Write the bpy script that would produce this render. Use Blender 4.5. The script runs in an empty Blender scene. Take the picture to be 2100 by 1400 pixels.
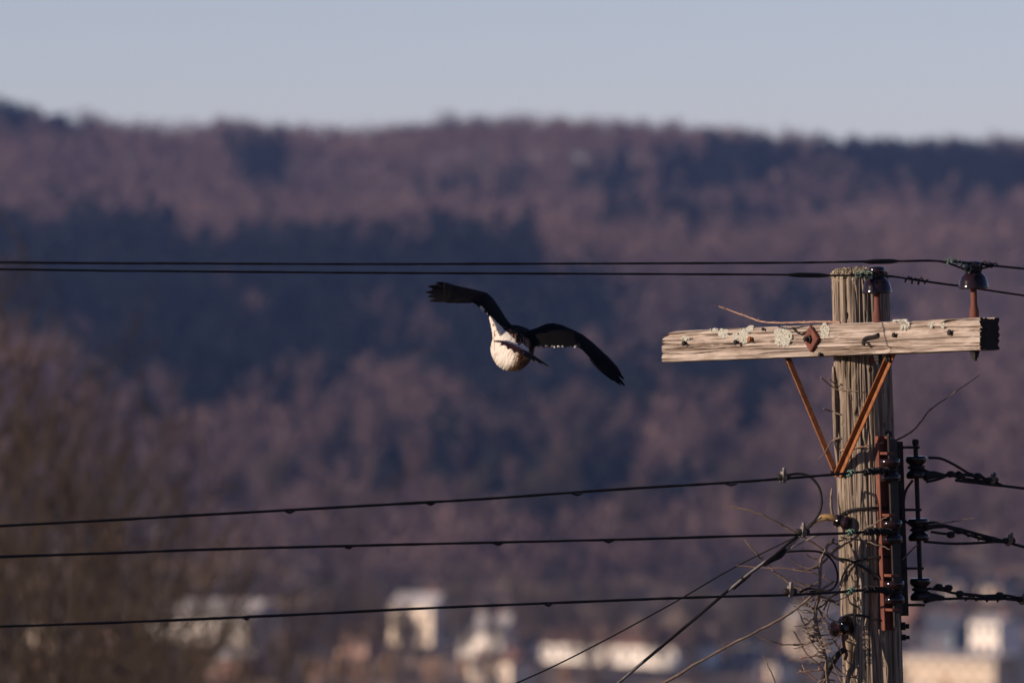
import bpy, bmesh, math, random
import numpy as np
from mathutils import Vector, Matrix, Quaternion

scene = bpy.context.scene
COL = scene.collection
R = math.radians
F = 17500.0            # focal length in photo pixels (300 mm on a 36 mm wide frame, 2100 px)
ZC = 9.1               # height of the camera above the foot of the pole
D0 = 30.0              # distance of the pole

# ------------------------------------------------------------------ camera
cam = bpy.data.cameras.new('camera')
cam.lens = 300.0; cam.sensor_width = 36.0; cam.sensor_fit = 'HORIZONTAL'
cam.clip_start = 0.5; cam.clip_end = 20000
cam.dof.use_dof = True; cam.dof.focus_distance = 30.0; cam.dof.aperture_fstop = 5.1
cam_o = bpy.data.objects.new('camera', cam); COL.objects.link(cam_o)
cam_o.location = (0, 0, ZC); cam_o.rotation_euler = (R(90), 0, 0)
scene.camera = cam_o

# ------------------------------------------------------------------ sky and sun
SUN_EL, SUN_AZ = 15.0, -113.0          # azimuth from +Y towards +X
world = bpy.data.worlds.new('World'); scene.world = world; world.use_nodes = True
wn = world.node_tree.nodes; wl = world.node_tree.links
sky = wn.new('ShaderNodeTexSky'); sky.sky_type = 'NISHITA'; sky.sun_disc = False
sky.sun_elevation = R(SUN_EL); sky.sun_rotation = R(SUN_AZ)
sky.air_density = 0.7; sky.dust_density = 0.0; sky.ozone_density = 2.2; sky.altitude = 200
tint = wn.new('ShaderNodeMix'); tint.data_type = 'RGBA'; tint.blend_type = 'MULTIPLY'; tint.inputs['Factor'].default_value = 1.0
tint.inputs[7].default_value = (1.21, 0.965, 1.06, 1)
wl.new(sky.outputs[0], tint.inputs[6]); wl.new(tint.outputs[2], wn['Background'].inputs[0]); wn['Background'].inputs[1].default_value = 0.084
sun = bpy.data.lights.new('sun', 'SUN'); sun.energy = 5.0; sun.angle = R(0.53); sun.color = (1.0, 0.83, 0.68)
sun_o = bpy.data.objects.new('sun', sun); COL.objects.link(sun_o)
sdir = Vector((math.sin(R(SUN_AZ)) * math.cos(R(SUN_EL)), math.cos(R(SUN_AZ)) * math.cos(R(SUN_EL)), math.sin(R(SUN_EL))))
sun_o.rotation_euler = (-sdir).to_track_quat('-Z', 'Y').to_euler(); sun_o.location = (-20, 0, 40)
vs = scene.view_settings
vs.view_transform = 'Standard'; vs.look = 'None'; vs.exposure = 0.2; vs.gamma = 1.0; vs.use_curve_mapping = False
cy = scene.cycles
cy.use_denoising = True
cy.max_bounces = 4; cy.diffuse_bounces = 2; cy.glossy_bounces = 2; cy.volume_bounces = 0; cy.transparent_max_bounces = 8
cy.sample_clamp_indirect = 4.0

rng = np.random.default_rng(7)
random.seed(11)

# ------------------------------------------------------------------ helpers
ORG = {}

def P(px, py, d=D0):
    """photo pixel at distance d (metres along the view axis) -> world point"""
    return Vector(((px - 1050.0) / F * d, d, ZC - (py - 700.0) / F * d))

def setp(o, label=None, cat=None, group=None, kind=None):
    if label: o['label'] = label
    if cat: o['category'] = cat
    if group: o['group'] = group
    if kind: o['kind'] = kind
    return o

def empty(name, loc, label, cat, group=None):
    o = bpy.data.objects.new(name, None); COL.objects.link(o)
    o.location = loc; o.empty_display_size = 0.1; ORG[o] = Vector(loc)
    return setp(o, label, cat, group)

def link_mesh(name, me, mat, parent=None, smooth=True):
    me.materials.append(mat)
    if smooth:
        me.polygons.foreach_set('use_smooth', np.ones(len(me.polygons), dtype=bool))
    o = bpy.data.objects.new(name, me); COL.objects.link(o)
    if parent is not None and not isinstance(parent, str):
        o.parent = parent; ORG[o] = ORG.get(parent, Vector((0, 0, 0)))
    return o

def fast_mesh(name, verts, faces):
    """verts (n,3) array, faces (m,k) array of one size"""
    verts = np.asarray(verts, dtype=np.float32); faces = np.asarray(faces, dtype=np.int32)
    me = bpy.data.meshes.new(name); k = faces.shape[1]
    me.vertices.add(len(verts)); me.vertices.foreach_set('co', verts.ravel())
    me.loops.add(faces.size); me.loops.foreach_set('vertex_index', faces.ravel())
    me.polygons.add(len(faces)); me.polygons.foreach_set('loop_start', np.arange(0, faces.size, k, dtype=np.int32))
    me.update(calc_edges=True); me.validate()
    return me

def spline(pts, n=6):
    """Catmull-Rom through the points"""
    p = [Vector(q) for q in pts]
    if len(p) < 3: 
        return [p[0].lerp(p[-1], i / n) for i in range(n + 1)]
    out = []
    for i in range(len(p) - 1):
        a = p[i - 1] if i > 0 else p[0] * 2 - p[1]
        b, c = p[i], p[i + 1]
        d = p[i + 2] if i + 2 < len(p) else p[-1] * 2 - p[-2]
        for k in range(n):
            t = k / n
            out.append(0.5 * ((2 * b) + (c - a) * t + (2 * a - 5 * b + 4 * c - d) * t * t + (3 * b - a - 3 * c + d) * t ** 3))
    out.append(p[-1])
    return out

class MB:
    def __init__(self): self.v = []; self.f = []
    def add(self, vs_, fs_):
        k = len(self.v); self.v += [tuple(q) for q in vs_]; self.f += [tuple(i + k for i in q) for q in fs_]
        return self
    def tube(self, pts, r, sides=8, cap=True):
        pts = [Vector(q) for q in pts]; n = len(pts)
        rs = list(r) if hasattr(r, '__len__') else [r] * n
        if len(rs) != n:
            rs = list(np.interp(np.linspace(0, 1, n), np.linspace(0, 1, len(rs)), rs))
        t = (pts[1] - pts[0]).normalized()
        ref = Vector((0, 0, 1)) if abs(t.z) < 0.9 else Vector((1, 0, 0))
        u = t.cross(ref).normalized(); vs_ = []; fs_ = []
        for i in range(n):
            if i > 0:
                t2 = (pts[min(i + 1, n - 1)] - pts[i - 1]).normalized()
                q = t.rotation_difference(t2); u = q @ u; t = t2
            w = t.cross(u)
            for k in range(sides):
                a = 2 * math.pi * k / sides
                vs_.append(pts[i] + (u * math.cos(a) + w * math.sin(a)) * rs[i])
        for i in range(n - 1):
            for k in range(sides):
                k2 = (k + 1) % sides
                fs_.append((i * sides + k, i * sides + k2, (i + 1) * sides + k2, (i + 1) * sides + k))
        if cap:
            fs_.append(tuple(reversed(range(sides)))); fs_.append(tuple((n - 1) * sides + k for k in range(sides)))
        return self.add(vs_, fs_)
    def lathe(self, prof, org, axis=(0, 0, 1), sides=24):
        """prof: (radius, height along axis) pairs"""
        ax = Vector(axis).normalized(); org = Vector(org)
        ref = Vector((0, 0, 1)) if abs(ax.z) < 0.9 else Vector((1, 0, 0))
        u = ax.cross(ref).normalized(); w = ax.cross(u); vs_ = []; fs_ = []
        for r_, h in prof:
            for k in range(sides):
                a = 2 * math.pi * k / sides
                vs_.append(org + ax * h + (u * math.cos(a) + w * math.sin(a)) * max(r_, 1e-5))
        for i in range(len(prof) - 1):
            for k in range(sides):
                k2 = (k + 1) % sides
                fs_.append((i * sides + k, i * sides + k2, (i + 1) * sides + k2, (i + 1) * sides + k))
        fs_.append(tuple(reversed(range(sides)))); fs_.append(tuple((len(prof) - 1) * sides + k for k in range(sides)))
        return self.add(vs_, fs_)
    def box(self, c, ex, ey, ez):
        """centre and three half-extent vectors"""
        c, ex, ey, ez = Vector(c), Vector(ex), Vector(ey), Vector(ez)
        vs_ = [c + ex * i + ey * j + ez * k for i in (-1, 1) for j in (-1, 1) for k in (-1, 1)]
        return self.add(vs_, [(0, 1, 3, 2), (4, 6, 7, 5), (0, 4, 5, 1), (2, 3, 7, 6), (0, 2, 6, 4), (1, 5, 7, 3)])
    def build(self, name, mat, parent=None, smooth=True, bevel=0.0):
        o_ = ORG.get(parent, Vector((0, 0, 0)))
        me = bpy.data.meshes.new(name)
        me.from_pydata([(v[0] - o_.x, v[1] - o_.y, v[2] - o_.z) for v in self.v], [], self.f)
        bm = bmesh.new(); bm.from_mesh(me)
        bmesh.ops.recalc_face_normals(bm, faces=bm.faces)
        if bevel > 0:
            bmesh.ops.bevel(bm, geom=[e for e in bm.edges if e.calc_face_angle(0) > 0.6], offset=bevel, segments=2, affect='EDGES', clamp_overlap=True)
        if smooth:
            for e in bm.edges:
                e.smooth = e.calc_face_angle(0) < 0.75
        bm.to_mesh(me); bm.free()
        return link_mesh(name, me, mat, parent, smooth)

# numpy value noise ------------------------------------------------------------
def _h(ix, iy, seed):
    n = (ix.astype(np.int64) * 374761393 + iy.astype(np.int64) * 668265263 + seed * 974634777) & 0x7fffffff
    n = ((n ^ (n >> 13)) * 1274126177) & 0x7fffffff
    n = n ^ (n >> 16)
    return (n & 0xffff) / 65535.0
def vn(x, y, seed=0, wrap=None):
    x = np.asarray(x, float); y = np.asarray(y, float)
    ix = np.floor(x); iy = np.floor(y); fx = x - ix; fy = y - iy
    fx = fx * fx * (3 - 2 * fx); fy = fy * fy * (3 - 2 * fy)
    ix = ix.astype(np.int64); iy = iy.astype(np.int64); ix1 = ix + 1
    if wrap: ix = ix % wrap; ix1 = ix1 % wrap
    a = _h(ix, iy, seed); b = _h(ix1, iy, seed); c = _h(ix, iy + 1, seed); d = _h(ix1, iy + 1, seed)
    return (a * (1 - fx) + b * fx) * (1 - fy) + (c * (1 - fx) + d * fx) * fy

# ------------------------------------------------------------------ materials
def mat(name, c1, c2=None, scale=(8, 8, 8), rough=0.8, bump=0.0, metal=0.0, detail=6, lo=0.3, hi=0.7, spec=0.3, c3=None, scale3=(3, 3, 3), t3=0.6, c4=None, scale4=(6, 6, 1.2), t4=0.5):
    m = bpy.data.materials.new(name); m.use_nodes = True
    nt = m.node_tree; N = nt.nodes; L = nt.links; b = N['Principled BSDF']
    b.inputs['Roughness'].default_value = rough; b.inputs['Metallic'].default_value = metal
    b.inputs['Specular IOR Level'].default_value = spec
    if c2 is None:
        b.inputs['Base Color'].default_value = (*c1, 1); return m
    tc = N.new('ShaderNodeTexCoord'); mp = N.new('ShaderNodeMapping'); mp.inputs['Scale'].default_value = scale
    L.new(tc.outputs['Object'], mp.inputs['Vector'])
    nz = N.new('ShaderNodeTexNoise'); nz.inputs['Scale'].default_value = 1.0; nz.inputs['Detail'].default_value = detail; nz.inputs['Roughness'].default_value = 0.65
    L.new(mp.outputs[0], nz.inputs['Vector'])
    rp = N.new('ShaderNodeValToRGB'); rp.color_ramp.elements[0].position = lo; rp.color_ramp.elements[1].position = hi
    rp.color_ramp.elements[0].color = (*c1, 1); rp.color_ramp.elements[1].color = (*c2, 1)
    L.new(nz.outputs['Fac'], rp.inputs['Fac']); out = rp.outputs['Color']
    if c3 is not None:
        mp3 = N.new('ShaderNodeMapping'); mp3.inputs['Scale'].default_value = scale3; L.new(tc.outputs['Object'], mp3.inputs['Vector'])
        n3 = N.new('ShaderNodeTexNoise'); n3.inputs['Scale'].default_value = 1.0; n3.inputs['Detail'].default_value = 5; L.new(mp3.outputs[0], n3.inputs['Vector'])
        r3 = N.new('ShaderNodeValToRGB'); r3.color_ramp.elements[0].position = t3; r3.color_ramp.elements[1].position = min(t3 + 0.12, 1)
        L.new(n3.outputs['Fac'], r3.inputs['Fac'])
        mx = N.new('ShaderNodeMix'); mx.data_type = 'RGBA'; L.new(r3.outputs['Color'], mx.inputs['Factor'])
        L.new(out, mx.inputs[6]); mx.inputs[7].default_value = (*c3, 1); out = mx.outputs[2]
    if c4 is not None:
        mp4 = N.new('ShaderNodeMapping'); mp4.inputs['Scale'].default_value = scale4; mp4.inputs['Location'].default_value = (3.1, 1.7, 5.3); L.new(tc.outputs['Object'], mp4.inputs['Vector'])
        n4 = N.new('ShaderNodeTexNoise'); n4.inputs['Scale'].default_value = 1.0; n4.inputs['Detail'].default_value = 7; n4.inputs['Roughness'].default_value = 0.7; L.new(mp4.outputs[0], n4.inputs['Vector'])
        r4 = N.new('ShaderNodeMapRange'); r4.inputs['From Min'].default_value = t4; r4.inputs['From Max'].default_value = t4 + 0.22; r4.inputs['To Max'].default_value = 0.75; L.new(n4.outputs['Fac'], r4.inputs['Value'])
        m4 = N.new('ShaderNodeMix'); m4.data_type = 'RGBA'; L.new(r4.outputs[0], m4.inputs['Factor']); L.new(out, m4.inputs[6]); m4.inputs[7].default_value = (*c4, 1); out = m4.outputs[2]
    L.new(out, b.inputs['Base Color'])
    if bump > 0:
        bp = N.new('ShaderNodeBump'); bp.inputs['Strength'].default_value = 0.8; bp.inputs['Distance'].default_value = bump
        L.new(nz.outputs['Fac'], bp.inputs['Height']); L.new(bp.outputs[0], b.inputs['Normal'])
    return m

def attr_mat(name, rough=0.85):
    m = bpy.data.materials.new(name); m.use_nodes = True; N = m.node_tree.nodes; L = m.node_tree.links; b = N['Principled BSDF']
    a = N.new('ShaderNodeAttribute'); a.attribute_name = 'plumage'
    b.inputs['Roughness'].default_value = rough; b.inputs['Specular IOR Level'].default_value = 0.03
    nz = N.new('ShaderNodeTexNoise'); nz.inputs['Scale'].default_value = 90; nz.inputs['Detail'].default_value = 3
    tc = N.new('ShaderNodeTexCoord'); L.new(tc.outputs['Object'], nz.inputs['Vector'])
    bp = N.new('ShaderNodeBump'); bp.inputs['Strength'].default_value = 0.4; bp.inputs['Distance'].default_value = 0.002
    L.new(nz.outputs['Fac'], bp.inputs['Height']); L.new(bp.outputs[0], b.inputs['Normal'])
    L.new(a.outputs['Color'], b.inputs['Base Color'])
    return m

M = {}
M['pole'] = mat('weathered_pole_wood', (0.065, 0.047, 0.035), (0.30, 0.232, 0.175), (75, 75, 2.6), 0.9, 0.004, lo=0.36, hi=0.58, c3=(0.045, 0.032, 0.024), scale3=(110, 110, 2.2), t3=0.58, c4=(0.11, 0.08, 0.045), scale4=(16, 16, 3), t4=0.48)
M['arm'] = mat('weathered_arm_wood', (0.15, 0.108, 0.082), (0.42, 0.342, 0.285), (1.8, 40, 60), 0.9, 0.004, lo=0.34, hi=0.56, c3=(0.07, 0.046, 0.034), scale3=(2.0, 80, 140), t3=0.60, c4=(0.17, 0.115, 0.075), scale4=(5, 14, 22), t4=0.47)
M['endgrain'] = mat('rotten_end_grain', (0.06, 0.045, 0.03), (0.42, 0.34, 0.23), (140, 140, 140), 0.95, 0.004, lo=0.38, hi=0.6)
M['shade_end'] = mat('shade_dark_end_grain', (0.012, 0.010, 0.009), (0.045, 0.035, 0.028), (90, 140, 140), 0.95, 0.003)  # dark end grain, with the shade of the right end face painted in
M['rust'] = mat('orange_rust', (0.12, 0.038, 0.016), (0.34, 0.125, 0.04), (60, 60, 40), 0.8, 0.001)
M['redrust'] = mat('red_rust', (0.085, 0.026, 0.018), (0.19, 0.062, 0.038), (30, 30, 12), 0.75, 0.001)
M['darksteel'] = mat('dark_steel', (0.012, 0.010, 0.010), (0.03, 0.023, 0.02), (40, 40, 40), 0.65, 0.0005, spec=0.2)
M['porcelain'] = mat('brown_porcelain', (0.010, 0.005, 0.006), (0.018, 0.008, 0.009), (15, 15, 15), 0.15, spec=0.35)
M['wire'] = mat('old_black_wire', (0.010, 0.009, 0.010), (0.022, 0.018, 0.018), (60, 60, 60), 0.7, 0.0006, spec=0.2)
M['alu'] = mat('dull_aluminium', (0.06, 0.05, 0.045), (0.34, 0.30, 0.27), (90, 90, 90), 0.4, metal=0.6)
M['strand'] = mat('bare_strand_metal', (0.16, 0.13, 0.11), (0.40, 0.34, 0.29), (60, 60, 60), 0.5, spec=0.5)
M['verdigris'] = mat('green_copper', (0.012, 0.020, 0.016), (0.16, 0.27, 0.20), (150, 150, 150), 0.7)
M['lichen'] = mat('pale_lichen', (0.34, 0.325, 0.265), (0.54, 0.52, 0.45), (180, 180, 180), 0.95, 0.002)
M['twig'] = mat('grey_brown_twig', (0.09, 0.06, 0.045), (0.25, 0.18, 0.13), (50, 50, 50), 0.85)
M['redtwig'] = mat('tan_twig', (0.22, 0.12, 0.075), (0.42, 0.26, 0.18), (50, 50, 50), 0.8)
M['tan'] = mat('tan_tape', (0.30, 0.17, 0.06), (0.42, 0.27, 0.12), (60, 60, 60), 0.7)
M['ground'] = mat('dry_ground', (0.045, 0.030, 0.022), (0.12, 0.08, 0.052), (0.03, 0.03, 0.03), 1.0, c3=(0.48, 0.32, 0.19), scale3=(0.10, 0.035, 0.05), t3=0.49)
M['bare'] = mat('mauve_bare_wood', (0.062, 0.041, 0.040), (0.235, 0.150, 0.132), (0.035, 0.022, 0.03), 0.95, detail=4, spec=0.05)
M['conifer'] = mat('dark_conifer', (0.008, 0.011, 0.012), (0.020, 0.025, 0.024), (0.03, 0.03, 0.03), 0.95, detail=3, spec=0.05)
M['nearbark'] = mat('dark_olive_bark', (0.022, 0.016, 0.012), (0.085, 0.06, 0.042), (0.6, 0.6, 0.3), 0.95, spec=0.05)
M['bark'] = mat('olive_brown_bark', (0.06, 0.043, 0.03), (0.15, 0.11, 0.075), (0.6, 0.6, 0.3), 0.95, spec=0.05)
M['russet'] = mat('russet_leaf', (0.30, 0.17, 0.09), (0.55, 0.36, 0.21), (1.5, 1.5, 1.5), 0.9)
def paint(n, c, r=0.7): return mat(n, tuple(v * 0.88 for v in c), c, (0.8, 0.8, 0.8), r)
M['cream'] = paint('cream_wall', (0.88, 0.70, 0.52)); M['white'] = paint('white_wall', (0.86, 0.76, 0.66)); M['beige'] = paint('beige_wall', (0.60, 0.46, 0.32))
M['tanwall'] = paint('tan_wall', (0.42, 0.24, 0.16)); M['bluewall'] = paint('slate_wall', (0.10, 0.13, 0.17))
M['roofdark'] = paint('slate_roof', (0.06, 0.065, 0.085), 0.9); M['roofbrown'] = paint('brown_roof', (0.20, 0.11, 0.075), 0.9); M['roofgrey'] = paint('pale_roof', (0.42, 0.38, 0.36), 0.9)
M['glass'] = mat('dark_pane', (0.02, 0.025, 0.035), rough=0.1, spec=0.5)
M['trim'] = paint('white_trim', (0.7, 0.68, 0.65)); M['brick'] = paint('brick_chimney', (0.25, 0.10, 0.07)); M['door'] = paint('dark_door', (0.12, 0.05, 0.04))

# ------------------------------------------------------------------ terrain
RIDGE_U = [-3000, -600, 0, 100, 200, 370, 480, 640, 740, 850, 930, 1050, 1200, 1370, 1400, 1530, 1600, 1720, 1900, 2100, 2700, 5000]
RIDGE_V = [140, 160, 198, 226, 240, 252, 244, 256, 258, 247, 238, 236, 242, 246, 258, 261, 271, 274, 277, 278, 290, 310]
TY = [-400, -60, 0, 30, 100, 300, 900, 1150, 1250, 1350]
TZ = [12, 2, -1.7, -9.1, -16, -28, -44, -45.5, -43.5, -37]
FY = [1350, 1500, 1650, 1800, 2000, 2300, 2600, 2900, 3600, 6000]
FZ = [0, .13, .25, .37, .52, .75, 1.0, .96, .5, .3]
TREE_H = 13.0
def terrain(x, y):
    x = np.asarray(x, float); y = np.asarray(y, float)
    u = 1050 + F * x / np.maximum(y, 300)
    rz = (700 - np.interp(u, RIDGE_U, RIDGE_V)) / F * 2600 - TREE_H
    near = np.interp(y, TY, TZ)
    far = -37 + np.interp(y, FY, FZ) * (rz + 37)
    z = np.where(y < 1350, near, far)
    und = (vn(x / 120 + 40, y / 170 + 9, 3) - 0.5) * 16 + (vn(x / 45 + 5, y / 60, 4) - 0.5) * 4
    z = z + und * np.clip((y - 1380) / 200, 0, 1) * np.clip((2560 - y) / 200, 0, 1)
    z = z + (vn(x / 30, y / 30, 5) - 0.5) * np.clip((y - 100) / 300, 0, 1) * 0.8
    return z + ZC
xs = np.concatenate([np.linspace(-2600, -300, 40)[:-1], np.linspace(-300, 300, 101), np.linspace(300, 2600, 40)[1:]])
ys = np.concatenate([np.linspace(-400, 0, 21)[:-1], np.linspace(0, 120, 41)[:-1], np.linspace(120, 1000, 61)[:-1], np.linspace(1000, 2900, 161)[:-1], np.linspace(2900, 6000, 31)])
gx, gy = np.meshgrid(xs, ys); gz = terrain(gx, gy)
nx, ny = len(xs), len(ys)
ii = (np.arange(ny - 1)[:, None] * nx + np.arange(nx - 1)[None, :]).ravel()
me = fast_mesh('ground', np.stack([gx.ravel(), gy.ravel(), gz.ravel()], 1), np.stack([ii, ii + 1, ii + 1 + nx, ii + nx], 1))
g = link_mesh('ground', me, M['ground']); setp(g, 'dry brown valley floor and hillside under the forest', 'ground', kind='structure')

def proj(x, y, z): return 1050 + F * x / y, 700 - F * (z - ZC) / y
def stand(px, py, lo=950.0, hi=2600.0):
    """where the ground is seen at that pixel"""
    d = np.linspace(lo, hi, 1600); x = (px - 1050) / F * d; z = terrain(x, d); v = 700 - F * (z - ZC) / d
    k = np.argmax(v <= py) if np.any(v <= py) else len(d) - 1
    return Vector((x[k], d[k], z[k]))

# ------------------------------------------------------------------ far forest (one mass of trees)
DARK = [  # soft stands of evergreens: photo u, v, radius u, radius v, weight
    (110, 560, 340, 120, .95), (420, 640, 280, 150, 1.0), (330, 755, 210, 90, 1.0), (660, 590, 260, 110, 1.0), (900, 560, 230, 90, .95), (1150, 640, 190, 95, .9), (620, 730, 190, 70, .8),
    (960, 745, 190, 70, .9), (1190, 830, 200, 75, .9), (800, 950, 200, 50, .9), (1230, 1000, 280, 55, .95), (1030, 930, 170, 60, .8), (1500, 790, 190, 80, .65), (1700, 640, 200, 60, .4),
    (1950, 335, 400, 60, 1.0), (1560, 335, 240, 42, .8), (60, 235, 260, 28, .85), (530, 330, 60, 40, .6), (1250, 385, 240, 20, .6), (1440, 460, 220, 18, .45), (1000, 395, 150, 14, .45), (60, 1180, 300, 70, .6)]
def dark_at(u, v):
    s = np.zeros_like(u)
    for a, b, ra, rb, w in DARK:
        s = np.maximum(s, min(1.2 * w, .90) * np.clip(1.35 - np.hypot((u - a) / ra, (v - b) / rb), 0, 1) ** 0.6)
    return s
def forest(kind, X, Y, Z, H, seed, ntri):
    r_ = np.random.default_rng(seed); n = len(X)
    T = np.repeat(np.arange(n), ntri); m = len(T)
    t = r_.random(m); a = r_.random(m) * 2 * np.pi
    if kind == 'bare':
        hh = 0.22 + 0.78 * t ** 0.75
        rad = H[T] * 0.30 * np.sin(np.clip((hh - 0.1) / 0.92, 0, 1) * np.pi) ** 0.7 * np.sqrt(r_.random(m))
        dirx, diry = np.cos(a), np.sin(a); up = 0.9 + r_.random(m) * 1.2; ln = H[T] * (0.10 + 0.10 * r_.random(m)); w = 0.16 + 0.16 * r_.random(m)
    else:
        hh = 0.12 + 0.86 * t
        rad = H[T] * 0.27 * (1.02 - hh) * (0.5 + 0.5 * r_.random(m))
        dirx, diry = np.cos(a), np.sin(a); up = -0.35 + 0.2 * r_.random(m); ln = H[T] * (0.07 + 0.14 * (1 - hh)); w = 0.45 + 0.5 * r_.random(m)
    bx = X[T] + dirx * rad; by = Y[T] + diry * rad; bz = Z[T] + H[T] * hh
    nl = np.sqrt(1 + up * up); ex, ey, ez = dirx / nl, diry / nl, up / nl
    px_, py_ = -np.sin(a), np.cos(a)
    rot = r_.random(m) * np.pi; wx, wy, wz = px_ * np.cos(rot) - ex * 0, py_ * np.cos(rot), np.sin(rot)
    V = np.empty((m, 3, 3), np.float32)
    V[:, 0] = np.stack([bx - wx * w, by - wy * w, bz - wz * w], 1)
    V[:, 1] = np.stack([bx + wx * w, by + wy * w, bz + wz * w], 1)
    V[:, 2] = np.stack([bx + ex * ln, by + ey * ln, bz + ez * ln], 1)
    # trunks: two crossed slivers
    tr = np.empty((n * 2, 3, 3), np.float32)
    for k, (cx_, cy_) in enumerate(((1, 0), (0, 1))):
        w0 = H * 0.014
        tr[k::2, 0] = np.stack([X - cx_ * w0, Y - cy_ * w0, Z - 0.5], 1); tr[k::2, 1] = np.stack([X + cx_ * w0, Y + cy_ * w0, Z - 0.5], 1); tr[k::2, 2] = np.stack([X, Y, Z + H * 0.97], 1)
    A = np.concatenate([V.reshape(-1, 3), tr.reshape(-1, 3)])
    return A, np.arange(len(A)).reshape(-1, 3)
HOUSES = [(50, 165, 1352), (285, 590, 1318), (808, 922, 1322), (945, 1065, 1355), (1622, 1722, 1345), (1940, 2000, 1226), (2012, 2085, 1228), (46, 72, 1112), (148, 196, 1116), (204, 292, 1120), (320, 356, 1120)]
HPOS = [(a, b, stand((a + b) / 2, v_).y) for a, b, v_ in HOUSES]
sp = 7.2
fx_, fy_ = np.meshgrid(np.arange(-300, 300, sp), np.arange(1296, 2720, sp * 1.25))
fx_ = fx_.ravel() + rng.uniform(-3.4, 3.4, fx_.size); fy_ = fy_.ravel() + rng.uniform(-4, 4, fy_.size)
keep = (np.abs(fx_ / fy_ * F) < 1350) & (rng.random(fx_.size) < 0.93)
for a, b, yh in HPOS:
    uf = 1050 + F * fx_ / fy_; keep &= ~((uf > a - 25) & (uf < b + 25) & (fy_ < yh + 12))
fx_, fy_ = fx_[keep], fy_[keep]; fz_ = terrain(fx_, fy_)
uu, vv = proj(fx_, fy_, fz_ + 10)
clump = (vn(fx_ / 5.5 + 90, fy_ / 34 + 7, 51) * .6 + vn(fx_ / 14 + 20, fy_ / 60 + 3, 52) * .7 - .65) * 1.15
da = dark_at(uu, vv)
isd = da + clump * (0.25 + 0.75 * da) + rng.normal(0, .10, len(fx_)) > .52
HH = rng.uniform(9.5, 14.5, len(fx_)) * np.where(isd, 1.3, 1.0)
HH = np.where((fy_ > 2500), np.minimum(HH, 13.0), HH)
A, Fc = forest('bare', fx_[~isd], fy_[~isd], fz_[~isd], HH[~isd], 21, 74)
o = link_mesh('bare_woodland', fast_mesh('bare_woodland', A, Fc), M['bare'], smooth=False)
setp(o, 'mass of leafless mauve-brown trees covering the far hillside', 'woodland', kind='stuff')
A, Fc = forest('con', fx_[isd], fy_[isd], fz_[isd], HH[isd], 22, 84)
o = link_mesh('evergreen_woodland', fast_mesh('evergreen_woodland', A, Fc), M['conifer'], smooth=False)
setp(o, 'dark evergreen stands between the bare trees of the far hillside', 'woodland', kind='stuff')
print('forest trees', len(fx_), int(isd.sum()))

# ------------------------------------------------------------------ single bare trees
def tree_meshes(seed, H, levels, kids, spread, twig_r, sides=4, lean=0.0, upb=0.25):
    """returns (trunk mesh, crown mesh) in local coordinates"""
    r_ = random.Random(seed); trunk, crown = MB(), MB()
    def branch(p, d, L, r0, lev, mb):
        n = 4 if lev < 2 else 3; pts = [p]; dd = d.copy(); q = p.copy()
        for i in range(n):
            dd = (dd + Vector((r_.uniform(-1, 1), r_.uniform(-1, 1), r_.uniform(-.6, 1))) * (0.10 if lev == 0 else 0.22) + Vector((0, 0, upb * 0.25))).normalized()
            q = q + dd * (L / n); pts.append(q.copy())
        r1 = max(r0 * (0.35 if lev else 0.25), twig_r * 0.6)
        mb.tube(pts, np.linspace(r0, r1, len(pts)), sides if lev < 2 else 3, cap=False)
        if lev >= levels: return
        for k in range(kids[lev]):
            t = r_.uniform(0.28 if lev == 0 else 0.2, 1.0); f_ = t * (len(pts) - 1); i0 = min(int(f_), len(pts) - 2)
            s = pts[i0].lerp(pts[i0 + 1], f_ - i0); ax = (pts[i0 + 1] - pts[i0]).normalized()
            a = r_.uniform(0, 2 * math.pi); ref = Vector((math.cos(a), math.sin(a), r_.uniform(-.2, .5)))
            side = (ref - ax * ref.dot(ax)).normalized(); an = spread[lev] * r_.uniform(0.7, 1.25)
            nd = (ax * math.cos(an) + side * math.sin(an)).normalized()
            branch(s, nd, L * r_.uniform(0.34, 0.58) * (1.15 - 0.45 * t), max(r0 * 0.42 * (1.1 - 0.6 * t), twig_r), lev + 1, crown)
    branch(Vector((0, 0, -0.4)), Vector((lean, 0, 1)).normalized(), H + 0.4, H * 0.016, 0, trunk)
    out = []
    for mb, nm in ((trunk, 'trunk'), (crown, 'crown')):
        me_ = bpy.data.meshes.new(nm); me_.from_pydata([tuple(v) for v in mb.v], [], mb.f); me_.update(); out.append(me_)
    return out
def tall(meshes): return max(v.co.z for me_ in meshes for v in me_.vertices)
def put_tree(name, meshes, mat_, loc, scale, rz, label, group, sxy=1.0):
    t = empty(name, loc, label, 'tree', group); t.rotation_euler = (0, 0, rz); t.scale = (scale * sxy, scale * sxy, scale)
    for me_, nm in zip(meshes, ('trunk', 'crown')):
        if not me_.materials: me_.materials.append(mat_)
        c = bpy.data.objects.new(nm, me_); COL.objects.link(c); c.parent = t
    return t
near_a = tree_meshes(1, 20, 4, (14, 6, 5, 2), (0.75, 0.7, 0.7, 0.7), 0.016)
near_b = tree_meshes(2, 20, 4, (15, 6, 4, 2), (0.65, 0.6, 0.65, 0.7), 0.016, lean=0.06)
mid_a = tree_meshes(3, 15, 3, (26, 10, 7), (0.7, 0.7, 0.7), 0.035)
mid_b = tree_meshes(4, 15, 3, (24, 10, 7), (0.5, 0.6, 0.7), 0.035)
scrub_a = tree_meshes(7, 12, 3, (14, 6, 3), (0.8, 0.75, 0.7), 0.014); scrub_b = tree_meshes(8, 12, 3, (13, 6, 3), (0.6, 0.7, 0.7), 0.014, lean=.12)
far_a = tree_meshes(5, 13, 3, (24, 7, 4), (0.7, 0.7, 0.7), 0.06)
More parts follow.
